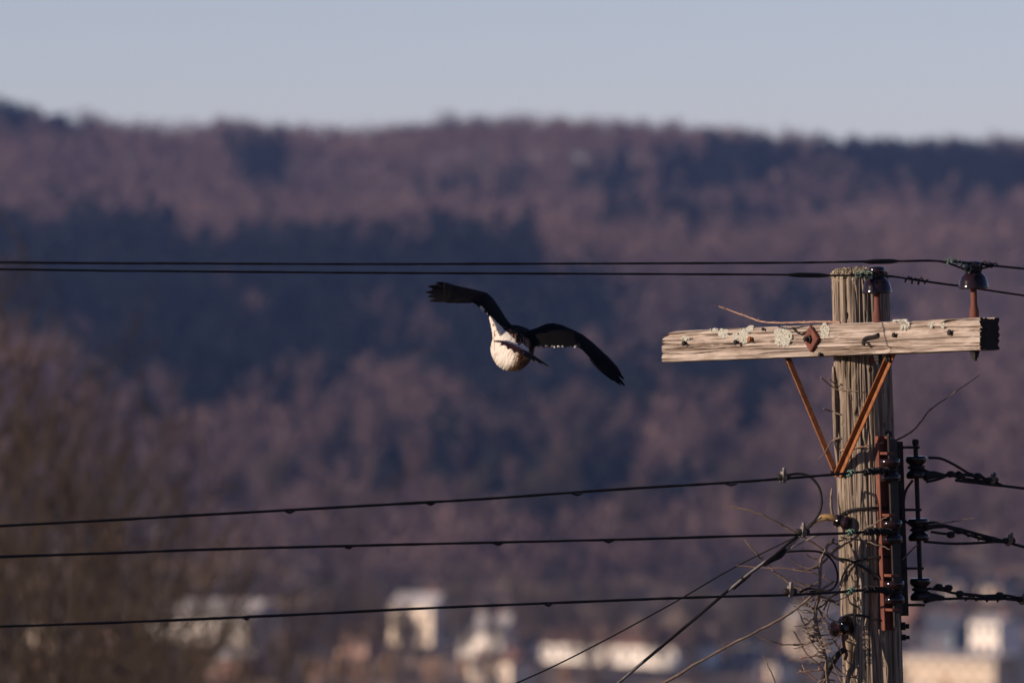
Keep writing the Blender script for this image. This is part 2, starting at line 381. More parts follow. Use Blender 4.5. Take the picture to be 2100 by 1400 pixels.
far_b = tree_meshes(6, 13, 3, (26, 7, 4), (0.55, 0.6, 0.7), 0.06, upb=0.5)
i = 0
for px, top, d in [(-60, 420, 150), (90, 560, 185), (210, 690, 215), (340, 800, 250), (30, 760, 165), (520, 900, 280), (270, 960, 200), (650, 1010, 290)]:
    x = (px - 1050) / F * d; z = float(terrain(x, d)); h = ZC - (top - 700) / F * d - z
    put_tree('bare_tree', (near_a, near_b)[i % 2], M['nearbark'], (x, d, z), h / tall((near_a, near_b)[i % 2]), i * 1.3,
             'tall leafless olive-brown tree spreading twigs in front of the valley houses', 'bare trees on the near slope', 0.8); i += 1
for k, (px, top, d) in enumerate([(40, 560, 95), (150, 700, 105), (-50, 760, 85), (255, 800, 120), (100, 930, 90), (390, 900, 125), (560, 1040, 130), (20, 1090, 80), (680, 1180, 135), (800, 1290, 140), (310, 700, 98), (-20, 640, 90), (130, 800, 88)]):
    x = (px - 1050) / F * d; z = float(terrain(x, d)); h = ZC - (top - 700) / F * d - z
    put_tree('bare_tree', (scrub_a, scrub_b)[k % 2], M['nearbark'], (x, d, z), h / tall((scrub_a, scrub_b)[k % 2]), k * 1.9, 'leafless dark tree with streaky limbs, lower and closer than the tall ones', 'dark bare trees low on the near slope', 0.62)
for k in range(64):                                     # trees between and behind the houses
    px = -40 + k * 35 + random.uniform(-25, 25); row = k % 3
    d = (1000 + random.uniform(0, 80), 1225 + random.uniform(0, 60), 1300 + random.uniform(0, 70))[row]
    if row == 0 and k % 2: d = 1290 + random.uniform(0, 60)
    x = (px - 1050) / F * d; z = float(terrain(x, d))
    h = random.uniform(10, 17) if row == 2 else random.uniform(4, 6.5)
    put_tree('bare_tree', (mid_a, mid_b)[k % 2], M['bark'], (x, d, z), h / 15.0, k * 2.1, 'leafless brown tree growing among the houses on the valley floor', 'bare trees among the houses', random.uniform(0.75, 1.0))
for k in range(44):                                     # thin young trees in front of the houses
    px = 560 + k * 26 + random.uniform(-14, 14); d = random.uniform(1120, 1175); x = (px - 1050) / F * d; z = float(terrain(x, d))
    put_tree('young_tree', (mid_a, mid_b)[k % 2], M['bark'], (x, d, z), random.uniform(6, 11) / 15.0, k * 2.7, 'thin leafless young tree in front of the valley houses', 'young trees in front of the houses', random.uniform(0.5, 0.8))
for k in range(46):                                     # edge of the wood above the houses
    px = -30 + k * 47 + random.uniform(-22, 22); d = random.uniform(1350, 1420) if k % 2 else random.uniform(1440, 1560)
    x = (px - 1050) / F * d; z = float(terrain(x, d))
    put_tree('bare_tree', (far_a, far_b)[k % 2], M['bare'], (x, d, z), random.uniform(11, 17) / 13.0, k * 1.7, 'leafless mauve-brown tree at the foot of the wooded hill', 'bare trees at the foot of the hill', random.uniform(0.6, 0.95))
for px, h in [(-10, 13), (60, 14), (178, 16), (300, 12), (480, 15), (560, 13), (690, 12), (760, 12.5), (850, 14), (925, 16), (985, 14.5), (1052, 15), (1130, 13), (1210, 14), (1290, 13), (1371, 14.5), (1462, 14), (1530, 14.5), (1635, 16), (1700, 12), (1800, 13.5), (1880, 13), (1945, 14.5), (2010, 13), (2060, 15.5), (2110, 14)]:
    d = 2596.0; x = (px - 1050) / F * d; z = float(terrain(x, d))
    put_tree('bare_tree', far_a, M['bare'], (x, d, z), h * .8 / 13.5, px * 0.37, 'leafless tree standing up on the ridge line against the sky', 'trees on the ridge line', 1.1)

# ------------------------------------------------------------------ houses in the valley
def house(px0, px1, vtop, vbot, wall, roof, label, yaw=0.0, depth=None, nwin=3, roof_frac=0.38, chimney=True, group=None):
    c = stand((px0 + px1) / 2, vbot); d = c.y; mpp = d / F
    w = (px1 - px0) * mpp; w = (w - 0.5 * min(max(w * .5, 4), 7)) / 0.86; Ht = (vbot - vtop) * mpp; dp = depth or min(max(w * 0.6, 5), 9)
    rh = Ht * roof_frac; wh = Ht - rh
    h = empty('house', (c.x, c.y + dp / 2, c.z), label, 'house', group); h.rotation_euler = (0, 0, yaw - 0.75)
    ORG[h] = Vector((0, 0, 0))           # built in local coordinates
    MB().box((0, 0, wh / 2 - 0.4), (w / 2, 0, 0), (0, dp / 2, 0), (0, 0, wh / 2 + 0.4)).build('wall', wall, h, False)
    rf = MB(); e = 0.35; a, b = w / 2 + e, dp / 2 + e; z0 = wh - 0.06
    rf.add([(-a, -b, z0), (a, -b, z0), (a, b, z0), (-a, b, z0), (-a, 0, z0 + rh), (a, 0, z0 + rh)], [(0, 1, 5, 4), (2, 3, 4, 5), (1, 2, 5), (3, 0, 4), (3, 2, 1, 0)])
    ro = rf.build('roof', roof, h, False)
    if chimney:
        MB().box((w * 0.22, 0.3, z0 + rh * 0.95), (0.35, 0, 0), (0, 0.35, 0), (0, 0, 0.8)).build('chimney', M['brick'], ro, False)
    rows = 2 if wh > 4.2 else 1
    for r_ in range(rows):
        for k in range(nwin):
            x = -w / 2 + w * (k + 0.5) / nwin; zz = wh * ((r_ + 0.55) / rows)
            if r_ == 0 and k == nwin // 2:
                dr = MB().box((x, -dp / 2 - 0.03, min(1.05, wh * .45)), (0.5, 0, 0), (0, 0.05, 0), (0, 0, min(1.05, wh * .45))).build('door', M['door'], h, False)
                MB().box((x + 0.38, -dp / 2 - 0.11, 1.0), (0.05, 0, 0), (0, 0.04, 0), (0, 0, 0.08)).build('handle', M['alu'], dr, False)
                continue
            wi = MB().box((x, -dp / 2 - 0.02, zz), (0.48, 0, 0), (0, 0.05, 0), (0, 0, 0.62)).build('window', M['trim'], h, False)
            MB().box((x, -dp / 2 - 0.06, zz), (0.38, 0, 0), (0, 0.03, 0), (0, 0, 0.52)).build('pane', M['glass'], wi, False)
    return h
house(50, 165, 1240, 1352, M['cream'], M['roofgrey'], 'cream house half hidden behind the dark twigs of the near trees', 0.15)
house(285, 590, 1228, 1318, M['white'], M['roofgrey'], 'long white house with pale roof among bare trees', 0.05, nwin=6, roof_frac=0.45)
house(800, 930, 1216, 1322, M['cream'], M['roofgrey'], 'bright square cream house with pale roof below the power lines', 0.05, roof_frac=0.28)
house(945, 1065, 1258, 1355, M['white'], M['roofgrey'], 'white house beside the bright cream house', 0.2, roof_frac=0.42)
house(1105, 1480, 1284, 1364, M['white'], M['roofbrown'], 'very long low white building under a brown roof', 0.0, nwin=11, depth=9, roof_frac=0.5, chimney=False)
house(1500, 1598, 1296, 1362, M['white'], M['roofdark'], 'small white cottage at the end of the long low building', 0.1)
house(1622, 1722, 1240, 1345, M['cream'], M['roofgrey'], 'cream house seen behind the vine beside the pole', 0.1, roof_frac=0.3)
house(1842, 1894, 1250, 1345, M['beige'], M['roofbrown'], 'narrow beige house right beside the utility pole', 0.05, nwin=2)
house(1888, 2000, 1258, 1328, M['bluewall'], M['roofdark'], 'dark slate-blue house between a beige and a white one', 0.0, roof_frac=0.6)
house(1996, 2094, 1262, 1350, M['white'], M['roofgrey'], 'white house next to the dark slate-blue house', -0.05, roof_frac=0.15)
house(1850, 2130, 1338, 1420, M['beige'], M['roofgrey'], 'long beige building in front of the white house', 0.0, nwin=7, roof_frac=0.12, chimney=False)
house(1940, 2000, 1172, 1226, M['cream'], M['roofdark'], 'small cream hillside house above the slate-blue one', 0.2, nwin=2)
house(2012, 2085, 1184, 1228, M['beige'], M['roofdark'], 'small beige hillside house above the white one', 0.1, nwin=2)
house(46, 72, 1078, 1112, M['cream'], M['roofdark'], 'tiny cream hut high on the slope beside the near trees', 0.0, nwin=1, chimney=False)
house(148, 196, 1080, 1116, M['bluewall'], M['roofdark'], 'small slate-blue hillside house next to a tan one', 0.0, nwin=2)
house(204, 292, 1085, 1120, M['tanwall'], M['roofbrown'], 'long low tan hillside house with brown roof', 0.0, nwin=3)
house(320, 356, 1078, 1120, M['cream'], M['roofgrey'], 'small cream hillside house next to the long tan one', 0.0, nwin=1, chimney=False)
house(1068, 1112, 1292, 1350, M['cream'], M['roofbrown'], 'small cream shed between the white house and long building', 0.1, nwin=1, chimney=False)
house(690, 790, 1282, 1345, M['tanwall'], M['roofbrown'], 'tan bungalow with brown roof left of the bright cream house', 0.1, nwin=3)
house(1482, 1530, 1300, 1352, M['cream'], M['roofbrown'], 'little cream garage touching the end of the long building', 0.0, nwin=1, chimney=False)
house(180, 275, 1268, 1340, M['tanwall'], M['roofdark'], 'tan house under dark roof left of the long white house', 0.1, nwin=3)
house(962, 1098, 1338, 1402, M['cream'], M['roofbrown'], 'low cream house in front of the white one beside the shed', 0.0, nwin=3, roof_frac=0.3)
house(425, 548, 1330, 1392, M['tanwall'], M['roofgrey'], 'low tan house in front of the long white house', 0.1, nwin=3, roof_frac=0.35)
house(1545, 1640, 1335, 1400, M['cream'], M['roofdark'], 'low cream house in front of the small white cottage', 0.0, nwin=3, roof_frac=0.35)
def shrub(px, v, rpx, label, seed):
    c = stand(px, v); mpp = c.y / F; rad = rpx * mpp; r_ = random.Random(seed)
    s = empty('shrub', c, label, 'shrub', 'russet shrubs'); ORG[s] = Vector((0, 0, 0)); mb = MB()
    for k in range(420):
        u_ = Vector((r_.gauss(0, 1), r_.gauss(0, 1), r_.gauss(0, 1))).normalized() * rad * r_.uniform(.3, 1) ** .5 + Vector((0, 0, rad))
        e1 = Vector((r_.gauss(0, 1), r_.gauss(0, 1), r_.gauss(0, 1))).normalized() * .3; e2 = Vector((r_.gauss(0, 1), r_.gauss(0, 1), r_.gauss(0, 1))).normalized() * .3
        mb.add([u_ - e1, u_ + e1, u_ + e2], [(0, 1, 2)])
    mb.build('crown', M['russet'], s, False)
    st = MB(); st.tube([(0, 0, -.2), (0, 0, rad * 1.3)], [.12, .04], 5); st.build('stem', M['bark'], s)
for q, (px, v, r_) in enumerate([(75, 1385, 24), (110, 1398, 20), (500, 1402, 24), (700, 1388, 20), (740, 1402, 26), (960, 1388, 24), (1005, 1400, 26), (1090, 1396, 24), (1160, 1402, 20), (1010, 1372, 16)]):
    shrub(px, v, r_, 'low russet-tan shrub on the dry grass before the houses', 20 + q)
shrub(578, 1362, 36, 'round russet shrub below the long white house', 1)
shrub(650, 1400, 26, 'russet shrub on the dry grass past the round one', 2)
shrub(800, 1385, 22, 'russet shrub below the bright cream house', 3)
shrub(890, 1405, 30, 'russet shrub below and between cream and white houses', 4)

# ------------------------------------------------------------------ the utility pole
MPP = D0 / F
def axis(z):
    v = 700 - (z - ZC) / MPP
    return Vector(((1762 + (v - 550) * 0.034 - 1050) * MPP, D0, z))
def prad(z): return 0.1005 + (9.4 - z) * 0.003
ZT = ZC + (700 - 556) * MPP                    # top of the pole
AX = (axis(9.0) - axis(8.0)).normalized()      # up along the leaning pole
pole = empty('utility_pole', axis(0.0), 'weathered wooden utility pole with crossarm, rusty braces and wire racks', 'utility pole')

def hug(px, py, off=0.008):
    """distance of the pole's near surface behind that pixel; level with the axis beside it"""
    z = ZC + (700 - py) * MPP; a = axis(z); r_ = prad(z) + off; x = (px - 1050) * MPP - a.x
    return D0 - math.sqrt(max(r_ * r_ - x * x, 0.0)) if abs(x) < r_ else D0
def HP(px, py, off=0.008): return P(px, py, hug(px, py, off))

# shaft with checks and splits as relief
NS = 330
zr = np.concatenate([np.linspace(-1.0, 7.7, 8)[:-1], np.linspace(7.7, ZT - 0.03, 470)[:-1], np.linspace(ZT - 0.03, ZT, 12)])
th = np.arange(NS) / NS * 2 * np.pi
TH, ZZ = np.meshgrid(th, zr); s_ = TH / (2 * np.pi)
hgt = (vn(s_ * 120, ZZ * 3, 1, 120) - 0.5) * 0.0035 + (vn(s_ * 12, ZZ * 1.2, 2, 12) - 0.5) * 0.006
for seed, fq, zq, wd, dp_ in ((11, 22, 0.9, 0.034, 0.020), (12, 40, 1.6, 0.045, 0.011), (13, 34, 2.5, 0.04, 0.010), (15, 60, 2.0, 0.05, 0.008)):
    c_ = np.abs(vn(s_ * fq, ZZ * zq + 0.3 * vn(s_ * 10, ZZ * 8, 14, 10), seed, fq) - 0.5)
    hgt -= np.exp(-(c_ / wd) ** 2) * dp_ * np.clip(vn(s_ * 7, ZZ * 1.5, seed + 40, 7) * 1.8 - 0.3, 0.12, 1)
pit = vn(s_ * 45, ZZ * 26, 31, 45); hgt -= np.clip(pit - 0.83, 0, 1) * 0.05
topm = np.clip((ZZ - (ZT - 0.05)) / 0.05, 0, 1)
hgt += topm * (vn(s_ * 60, ZZ * 220, 33, 60) - 0.6) * 0.014 - topm ** 3 * 0.012
rad = np.array([prad(z) for z in zr])[:, None] + hgt
axx = np.array([axis(z).x for z in zr])[:, None]
pv = np.stack([axx + rad * np.sin(TH), D0 - rad * np.cos(TH), ZZ], -1).reshape(-1, 3)
nr = len(zr); i0 = (np.arange(nr - 1)[:, None] * NS + np.arange(NS)[None]).ravel(); j0 = (np.arange(nr - 1)[:, None] * NS + (np.arange(NS)[None] + 1) % NS).ravel()
me = fast_mesh('pole_shaft', pv - np.array(ORG[pole]), np.stack([i0, j0, j0 + NS, i0 + NS], 1))
shaft = link_mesh('pole_shaft', me, M['pole'], pole)
# rotten, crumbly top
rr = np.linspace(1, 0.0, 16); RR, T2 = np.meshgrid(rr, th[::3], indexing='ij')
tz = ZT - 0.004 + (1 - RR ** 2) * 0.010 + (vn(RR * np.cos(T2) * 14 + 50, RR * np.sin(T2) * 14 + 50, 35) - 0.45) * 0.026
tr_ = prad(ZT) - 0.008
a_ = axis(ZT); tv = np.stack([a_.x + RR * tr_ * np.sin(T2), D0 - RR * tr_ * np.cos(T2), tz], -1).reshape(-1, 3); nn = len(th[::3])
i0 = (np.arange(15)[:, None] * nn + np.arange(nn)[None]).ravel(); j0 = (np.arange(15)[:, None] * nn + (np.arange(nn)[None] + 1) % nn).ravel()
pt = link_mesh('pole_top', fast_mesh('pole_top', tv - np.array(ORG[pole]), np.stack([i0, j0, j0 + nn, i0 + nn], 1)), M['endgrain'], pole)
pt['label'] = 'crumbling rotten end grain of the pole top'
def crumbs(center_fn, n, size, seed, flat=0.5):
    r_ = random.Random(seed); mb = MB()
    for k in range(n):
        c = center_fn(r_); s = size * r_.uniform(.5, 1.3)
        vs_ = [Vector((r_.gauss(0, 1), r_.gauss(0, 1), r_.gauss(0, 1))).normalized() * s * r_.uniform(.7, 1.2) for _ in range(4)]
        q = [c + Vector((1, 0, 0)) * s, c - Vector((1, 0, 0)) * s, c + Vector((0, 1, 0)) * s, c - Vector((0, 1, 0)) * s, c + Vector((0, 0, 1)) * s, c - Vector((0, 0, 1)) * s]
        q = [p + w * 0.35 for p, w in zip(q, vs_ + vs_[:2])]
        mb.add(q, [(0, 2, 4), (2, 1, 4), (1, 3, 4), (3, 0, 4), (2, 0, 5), (1, 2, 5), (3, 1, 5), (0, 3, 5)])
    return mb
def ring_c(r_):
    a = r_.uniform(0, 2 * math.pi); z = ZT - abs(r_.gauss(0, 0.016)) + 0.007; q = axis(z); rad_ = prad(z) - 0.003 - max(0, z - ZT + .01) * 1.2
    rad_ *= 1 if r_.random() < .6 else math.sqrt(r_.random())
    if rad_ < prad(z) - 0.02: z = ZT + 0.004
    return Vector((q.x + math.sin(a) * rad_, D0 - math.cos(a) * rad_, z))
cr = crumbs(ring_c, 620, 0.0052, 5).build('moss_crust', M['endgrain'], shaft, False); cr['kind'] = 'stuff'
# sapwood slab split from the left side of the shaft
sl = MB()
pts = [HP(1709, 752, .004), HP(1711, 800, .006), HP(1713, 860, .008), HP(1715, 910, .006), HP(1718, 962, .003)]
sl.tube(spline(pts, 5), [0.005, .010, .011, .010, .009, .004], 6); sl.build('split_slab', M['pole'], shaft)
sl = MB(); pts = [P(1706, 1000, 29.97), P(1704, 1030, 29.96), P(1708, 1060, 29.95), P(1714, 1082, 29.94)]
sl.tube(spline(pts, 5), [0.002, .006, .005, .002], 5); sl.build('splinter', M['pole'], shaft)

# crossarm ------------------------------------------------------------------
ARM_A = 60.0
e_x = Vector((math.cos(R(ARM_A)), -math.sin(R(ARM_A)), 0.0215)).normalized()      # right end comes towards the camera
e_n = Vector((-math.sin(R(ARM_A)), -math.cos(R(ARM_A)), 0))                       # front face looks left
e_n = (e_n - e_x * e_n.dot(e_x)).normalized(); e_z = e_x.cross(-e_n).normalized()
if e_z.z < 0: e_z = -e_z
ARM_L, ARM_H, ARM_D = 2.24, 0.112, 0.082
zc_arm = ZC + (700 - 697.5) * MPP
armc = axis(zc_arm) + e_n * (0.100 - 0.016 + ARM_D / 2)
armM = Matrix((e_x, -e_n, e_z)).transposed().to_4x4(); armM.translation = armc
def _col(px):
    lo_, hi_ = -1.4, 1.4
    for _ in range(40):
        mid = (lo_ + hi_) / 2; w = armM @ Vector((mid, -ARM_D / 2, 0))
        if 1050 + F * w.x / w.y < px: lo_ = mid
        else: hi_ = mid
    return lo_
xl_, xr_ = _col(1357), _col(2009); ARM_L = xr_ - xl_; armc = armc + e_x * ((xl_ + xr_) / 2); armM.translation = armc
print('arm length', round(ARM_L, 3))
def AP(x, y, z): return armM @ Vector((x, y, z))
NXA = 620
def side_pts(n0, n1):
    a = [(-ARM_D / 2, -ARM_H / 2 + ARM_H * k / n0) for k in range(n0)]                 # front, upwards (y<0 is front)
    a += [(-ARM_D / 2 + ARM_D * k / n1, ARM_H / 2) for k in range(n1)]
    a += [(ARM_D / 2, ARM_H / 2 - ARM_H * k / n1) for k in range(n1)]
    a += [(ARM_D / 2 - ARM_D * k / n1, -ARM_H / 2) for k in range(n1)]
    return np.array(a)
sec = side_pts(64, 14); ns = len(sec)
# round the long edges a little
q = np.abs(sec) - (np.array([ARM_D, ARM_H]) / 2 - 0.006); q = np.maximum(q, 0); ln_ = np.hypot(q[:, 0], q[:, 1])
over = np.where(ln_ > 0.006, 0.006 / np.maximum(ln_, 1e-9), 1.0)
sec = np.sign(sec) * (np.minimum(np.abs(sec), np.array([ARM_D, ARM_H]) / 2 - 0.006) + q * over[:, None])
xa = np.linspace(-ARM_L / 2, ARM_L / 2, NXA)
XA, SI = np.meshgrid(xa, np.arange(ns), indexing='ij')
Yl = sec[SI, 0].copy(); Zl = sec[SI, 1].copy()
nrm_y = np.where(SI < 64, -1.0, np.where((SI >= 78) & (SI < 92), 1.0, 0)); nrm_z = np.where((SI >= 64) & (SI < 78), 1.0, np.where(SI >= 92, -1.0, 0))
g_ = SI * 0.0018
rel = (vn(XA * 2.5, Zl * 240 + Yl * 170, 61) - .5) * 0.0035
for seed, fx, fz, wd, dp_ in ((62, 1.6, 60, .06, .011), (63, 3.0, 110, .06, .007), (64, 1.0, 36, .045, .013)):
    c_ = np.abs(vn(XA * fx + 3, (Zl + Yl * .8) * fz + XA * (fz * 0.01) + 1.2 * vn(XA * 2.2, Zl * 10, 66), seed) - .5)
    rel -= np.exp(-(c_ / wd) ** 2) * dp_ * np.clip(vn(XA * 3.5, Zl * 30, seed + 30) * 2 - .4, .0, 1)
Yl += nrm_y * rel; Zl += nrm_z * rel
el = np.clip((XA + ARM_L / 2) / 0.10, 0, 1)                    # rounded upper corner of the left end
Zl = np.minimum(Zl, ARM_H / 2 - (1 - np.sqrt(1 - (1 - el) ** 2)) * 0.042)
XL = XA + np.where(np.abs(XA) > ARM_L / 2 - 1e-6, (vn(Zl * 150, Yl * 150, 68) - .5) * 0.004, 0)
av = np.stack([XL, Yl, Zl], -1).reshape(-1, 3)
i0 = (np.arange(NXA - 1)[:, None] * ns + np.arange(ns)[None]).ravel(); j0 = (np.arange(NXA - 1)[:, None] * ns + (np.arange(ns)[None] + 1) % ns).ravel()
base = len(av); av = np.concatenate([av, [[-ARM_L / 2, 0, -0.01], [ARM_L / 2 - .004, 0, 0]]])
quads = [tuple(r_) for r_ in np.stack([i0, i0 + ns, j0 + ns, j0], 1).tolist()]
quads += [(base, k, (k + 1) % ns) for k in range(ns)] + [(base + 1, (NXA - 1) * ns + (k + 1) % ns, (NXA - 1) * ns + k) for k in range(ns)]
me = bpy.data.meshes.new('crossarm'); me.from_pydata(av.tolist(), [], quads)
bm = bmesh.new(); bm.from_mesh(me); bmesh.ops.recalc_face_normals(bm, faces=bm.faces)
for e in bm.edges: e.smooth = e.calc_face_angle(0) < 0.7
bm.to_mesh(me); bm.free()
arm = link_mesh('crossarm', me, M['arm'], pole); me.materials.append(M['shade_end'])
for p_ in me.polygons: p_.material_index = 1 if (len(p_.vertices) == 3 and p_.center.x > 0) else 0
arm.location = armM.translation - ORG[pole]; arm.rotation_mode = 'QUATERNION'; arm.rotation_quaternion = armM.to_quaternion()
ORG[arm] = None
def arm_build(mb, name, m_, smooth=True, bevel=0.0):
    """verts given in the arm's own frame"""
    ORG[arm] = Vector((0, 0, 0)); o_ = mb.build(name, m_, arm, smooth, bevel); return o_
def ax_at(px):
    """arm coordinate whose front face is seen at photo column px"""
    lo_, hi_ = -1.3, 1.3
    for _ in range(40):
        mid = (lo_ + hi_) / 2; w = AP(mid, -ARM_D / 2, 0)
        if 1050 + F * w.x / w.y < px: lo_ = mid
        else: hi_ = mid
    return lo_
def az_at(px, py):
    x = ax_at(px); w = AP(x, -ARM_D / 2, 0); return x, (ZC - (py - 700) / F * w.y - w.z)
yf = -ARM_D / 2
def lichen(px, py, rx, rz, n, seed):
    x0, z0 = az_at(px, py)
    def c(r_):
        while True:
            a, b = r_.uniform(-1, 1), r_.uniform(-1, 1)
            if a * a + b * b < 1 + .25 * math.sin(5 * math.atan2(b, a) + seed): break
        return Vector((x0 + a * rx, yf - 0.001, min(z0 + b * rz, ARM_H / 2 + .002)))
    cm = crumbs(c, int(n * 1.6), 0.0040, seed); cm.v = [(a, yf - (yf - b) * .55, d) for a, b, d in cm.v]
    o_ = arm_build(cm, 'lichen_patch', M['lichen'], False); o_['kind'] = 'stuff'
lichen(1606, 690, .060, .034, 330, 1); lichen(1526, 688, .036, .026, 130, 2); lichen(1540, 672, .022, .014, 60, 3); lichen(1484, 684, .036, .016, 90, 4)
lichen(1508, 690, .022, .014, 40, 5); lichen(1692, 678, .030, .026, 100, 6); lichen(1466, 677, .03, .006, 30, 7); lichen(1856, 666, .030, .020, 60, 8)
lichen(1910, 666, .018, .008, 22, 9); lichen(1933, 667, .012, .009, 16, 10); lichen(1405, 694, .035, .008, 25, 11); lichen(1845, 656, .05, .004, 30, 12); lichen(1541, 664, .012, .010, 34, 13)
def nail(px, py, r_=0.008, l=0.018, m_='darksteel'):
    x0, z0 = az_at(px, py)
    arm_build(MB().lathe([(r_ * .5, 0), (r_ * .5, l * .6), (r_, l * .65), (r_ * .9, l)], (x0, yf + .004, z0), (0, -1, .15), 8), 'nail', M[m_])
nail(1407, 705, .010); nail(1513, 703, .010); nail(1543, 697, .011, .02, 'rust'); nail(1952, 683, .011); nail(1838, 688, .009); nail(1686, 728, .008); nail(1570, 676, .006)
x0, z0 = az_at(1668, 695)
wsh = MB(); s = 0.047
wsh.add([(x0 + a, yf - .004 - b, z0 + c) for b in (0, .010) for a, c in ((-.052, 0), (0, -s), (.052, 0), (0, s))], [(0, 1, 2, 3), (4, 7, 6, 5), (0, 4, 5, 1), (1, 5, 6, 2), (2, 6, 7, 3), (3, 7, 4, 0)])
ws = arm_build(wsh, 'diamond_washer', M['redrust'], False, 0.0015); ws['label'] = 'red rusty diamond-shaped washer with black bolt'
bt = MB(); bt.lathe([(.016, 0), (.016, .010), (.009, .011), (.009, .024), (.007, .026)], (x0, yf - .012, z0), (0, -1, 0), 6); arm_build(bt, 'through_bolt', M['darksteel'], True)
# bits of wire on the arm
def arm_wire(pxs, r_, name='tie_wire', lift=.004):
    pts = [Vector((a, yf - lift, b)) for a, b in (az_at(*p) for p in pxs)]
    arm_build(MB().tube(spline(pts, 4), r_, 6), name, M['darksteel'])
arm_wire([(1628, 672), (1638, 682), (1646, 685), (1656, 680), (1664, 674)], .0035)
arm_wire([(1772, 707), (1774, 697), (1782, 692), (1795, 690), (1804, 686)], .007); arm_wire([(1772, 700), (1782, 704), (1788, 712)], .004)

# pins and insulators
def insulator(px, label):
    x = 0
    lo_, hi_ = -1.2, 1.2
    for _ in range(40):
        x = (lo_ + hi_) / 2; w = AP(x, 0, ARM_H / 2)
        if 1050 + F * w.x / w.y < px: lo_ = x
        else: hi_ = x
    b = AP(x, 0, ARM_H / 2 - .004); up = (AX + Vector((0, 0, 1)) * .5).normalized()
    ins = MB(); h0 = 0.103
    prof = [(.020, .012), (.034, .002), (.046, 0), (.0515, .003), (.0520, .008), (.0495, .014), (.048, .026), (.042, .042), (.032, .052), (.0285, .056), (.0255, .060), (.0255, .067), (.029, .071), (.0300, .076), (.0300, .086), (.027, .092), (.018, .095), (.0, .0955)]
    ins.lathe(prof, b + up * h0, up, 40)
    io = ins.build('insulator', M['porcelain'], pole); io['label'] = label
    pn = MB(); pn.lathe([(.021, -.004), (.021, .006), (.017, .008), (.0165, .030), (.0115, .050), (.0105, h0 + .05)], b, up, 14); pn.build('pin', M['redrust'], io)
    nt_ = MB(); c = AP(x, 0, -ARM_H / 2); nt_.lathe([(.018, 0), (.018, -.010), (.015, -.012), (.015, -.022), (.009, -.023), (.009, -.034)], c, up, 6); nt_.build('nut', M['darksteel'], io)
    return b + up * (h0 + .0635), up
insA, upA = insulator(1800, 'glossy dark brown porcelain insulator in front of the pole top')
insB, upB = insulator(1998, 'glossy dark brown porcelain insulator at the arm end')

# angle-iron braces meeting on the pole
meet = axis(ZC + (700 - 968) * MPP) + e_n * (prad(8.6) + 0.010)
def arm_under(px):
    lo_, hi_ = -1.2, 1.2
    for _ in range(40):
        x = (lo_ + hi_) / 2; w = AP(x, ARM_D / 2 - .012, -ARM_H / 2)
        if 1050 + F * w.x / w.y < px: lo_ = x
        else: hi_ = x
    return AP(x, ARM_D / 2 - .012, -ARM_H / 2 + .02)
for px, sgn in ((1612, -1), (1837, 1)):
    a = arm_under(px); b = meet + e_x * sgn * 0.010 + Vector((0, 0, -.012)) + e_n * (0.004 if sgn > 0 else 0)
    t = (b - a).normalized(); side = t.cross(e_n).normalized(); nn_ = side.cross(t).normalized()
    if nn_.dot(e_n) < 0: nn_ = -nn_
    br = MB(); w, th_ = .0125, .0026
    L2 = (b - a).length / 2
    br.box((a + b) / 2, side * w, t * L2, nn_ * th_)
    br.box((a + b) / 2 + side * (w - th_) * (1 if side.z > 0 else -1) + nn_ * (w * .8), side * th_, t * L2, nn_ * w * .8)
    bo = br.build('brace', M['rust'], pole, False, 0.0012)
    MB().lathe([(.011, 0), (.011, .008), (.006, .009), (.006, .016)], a + t * .05 + nn_ * .003, nn_, 6).build('bolt', M['darksteel'], bo)
MB().lathe([(.018, 0), (.018, .006), (.012, .007), (.012, .022), (.007, .023), (.007, .04)], meet - e_n * .004, e_n, 6).build('lag_bolt', M['darksteel'], pole)
MB().box(P(1790, 738, hug(1790, 738) - .004), (.012, 0, 0), (0, .012, 0), (0, 0, .010)).build('bolt_head', M['redrust'], pole, False, .002)

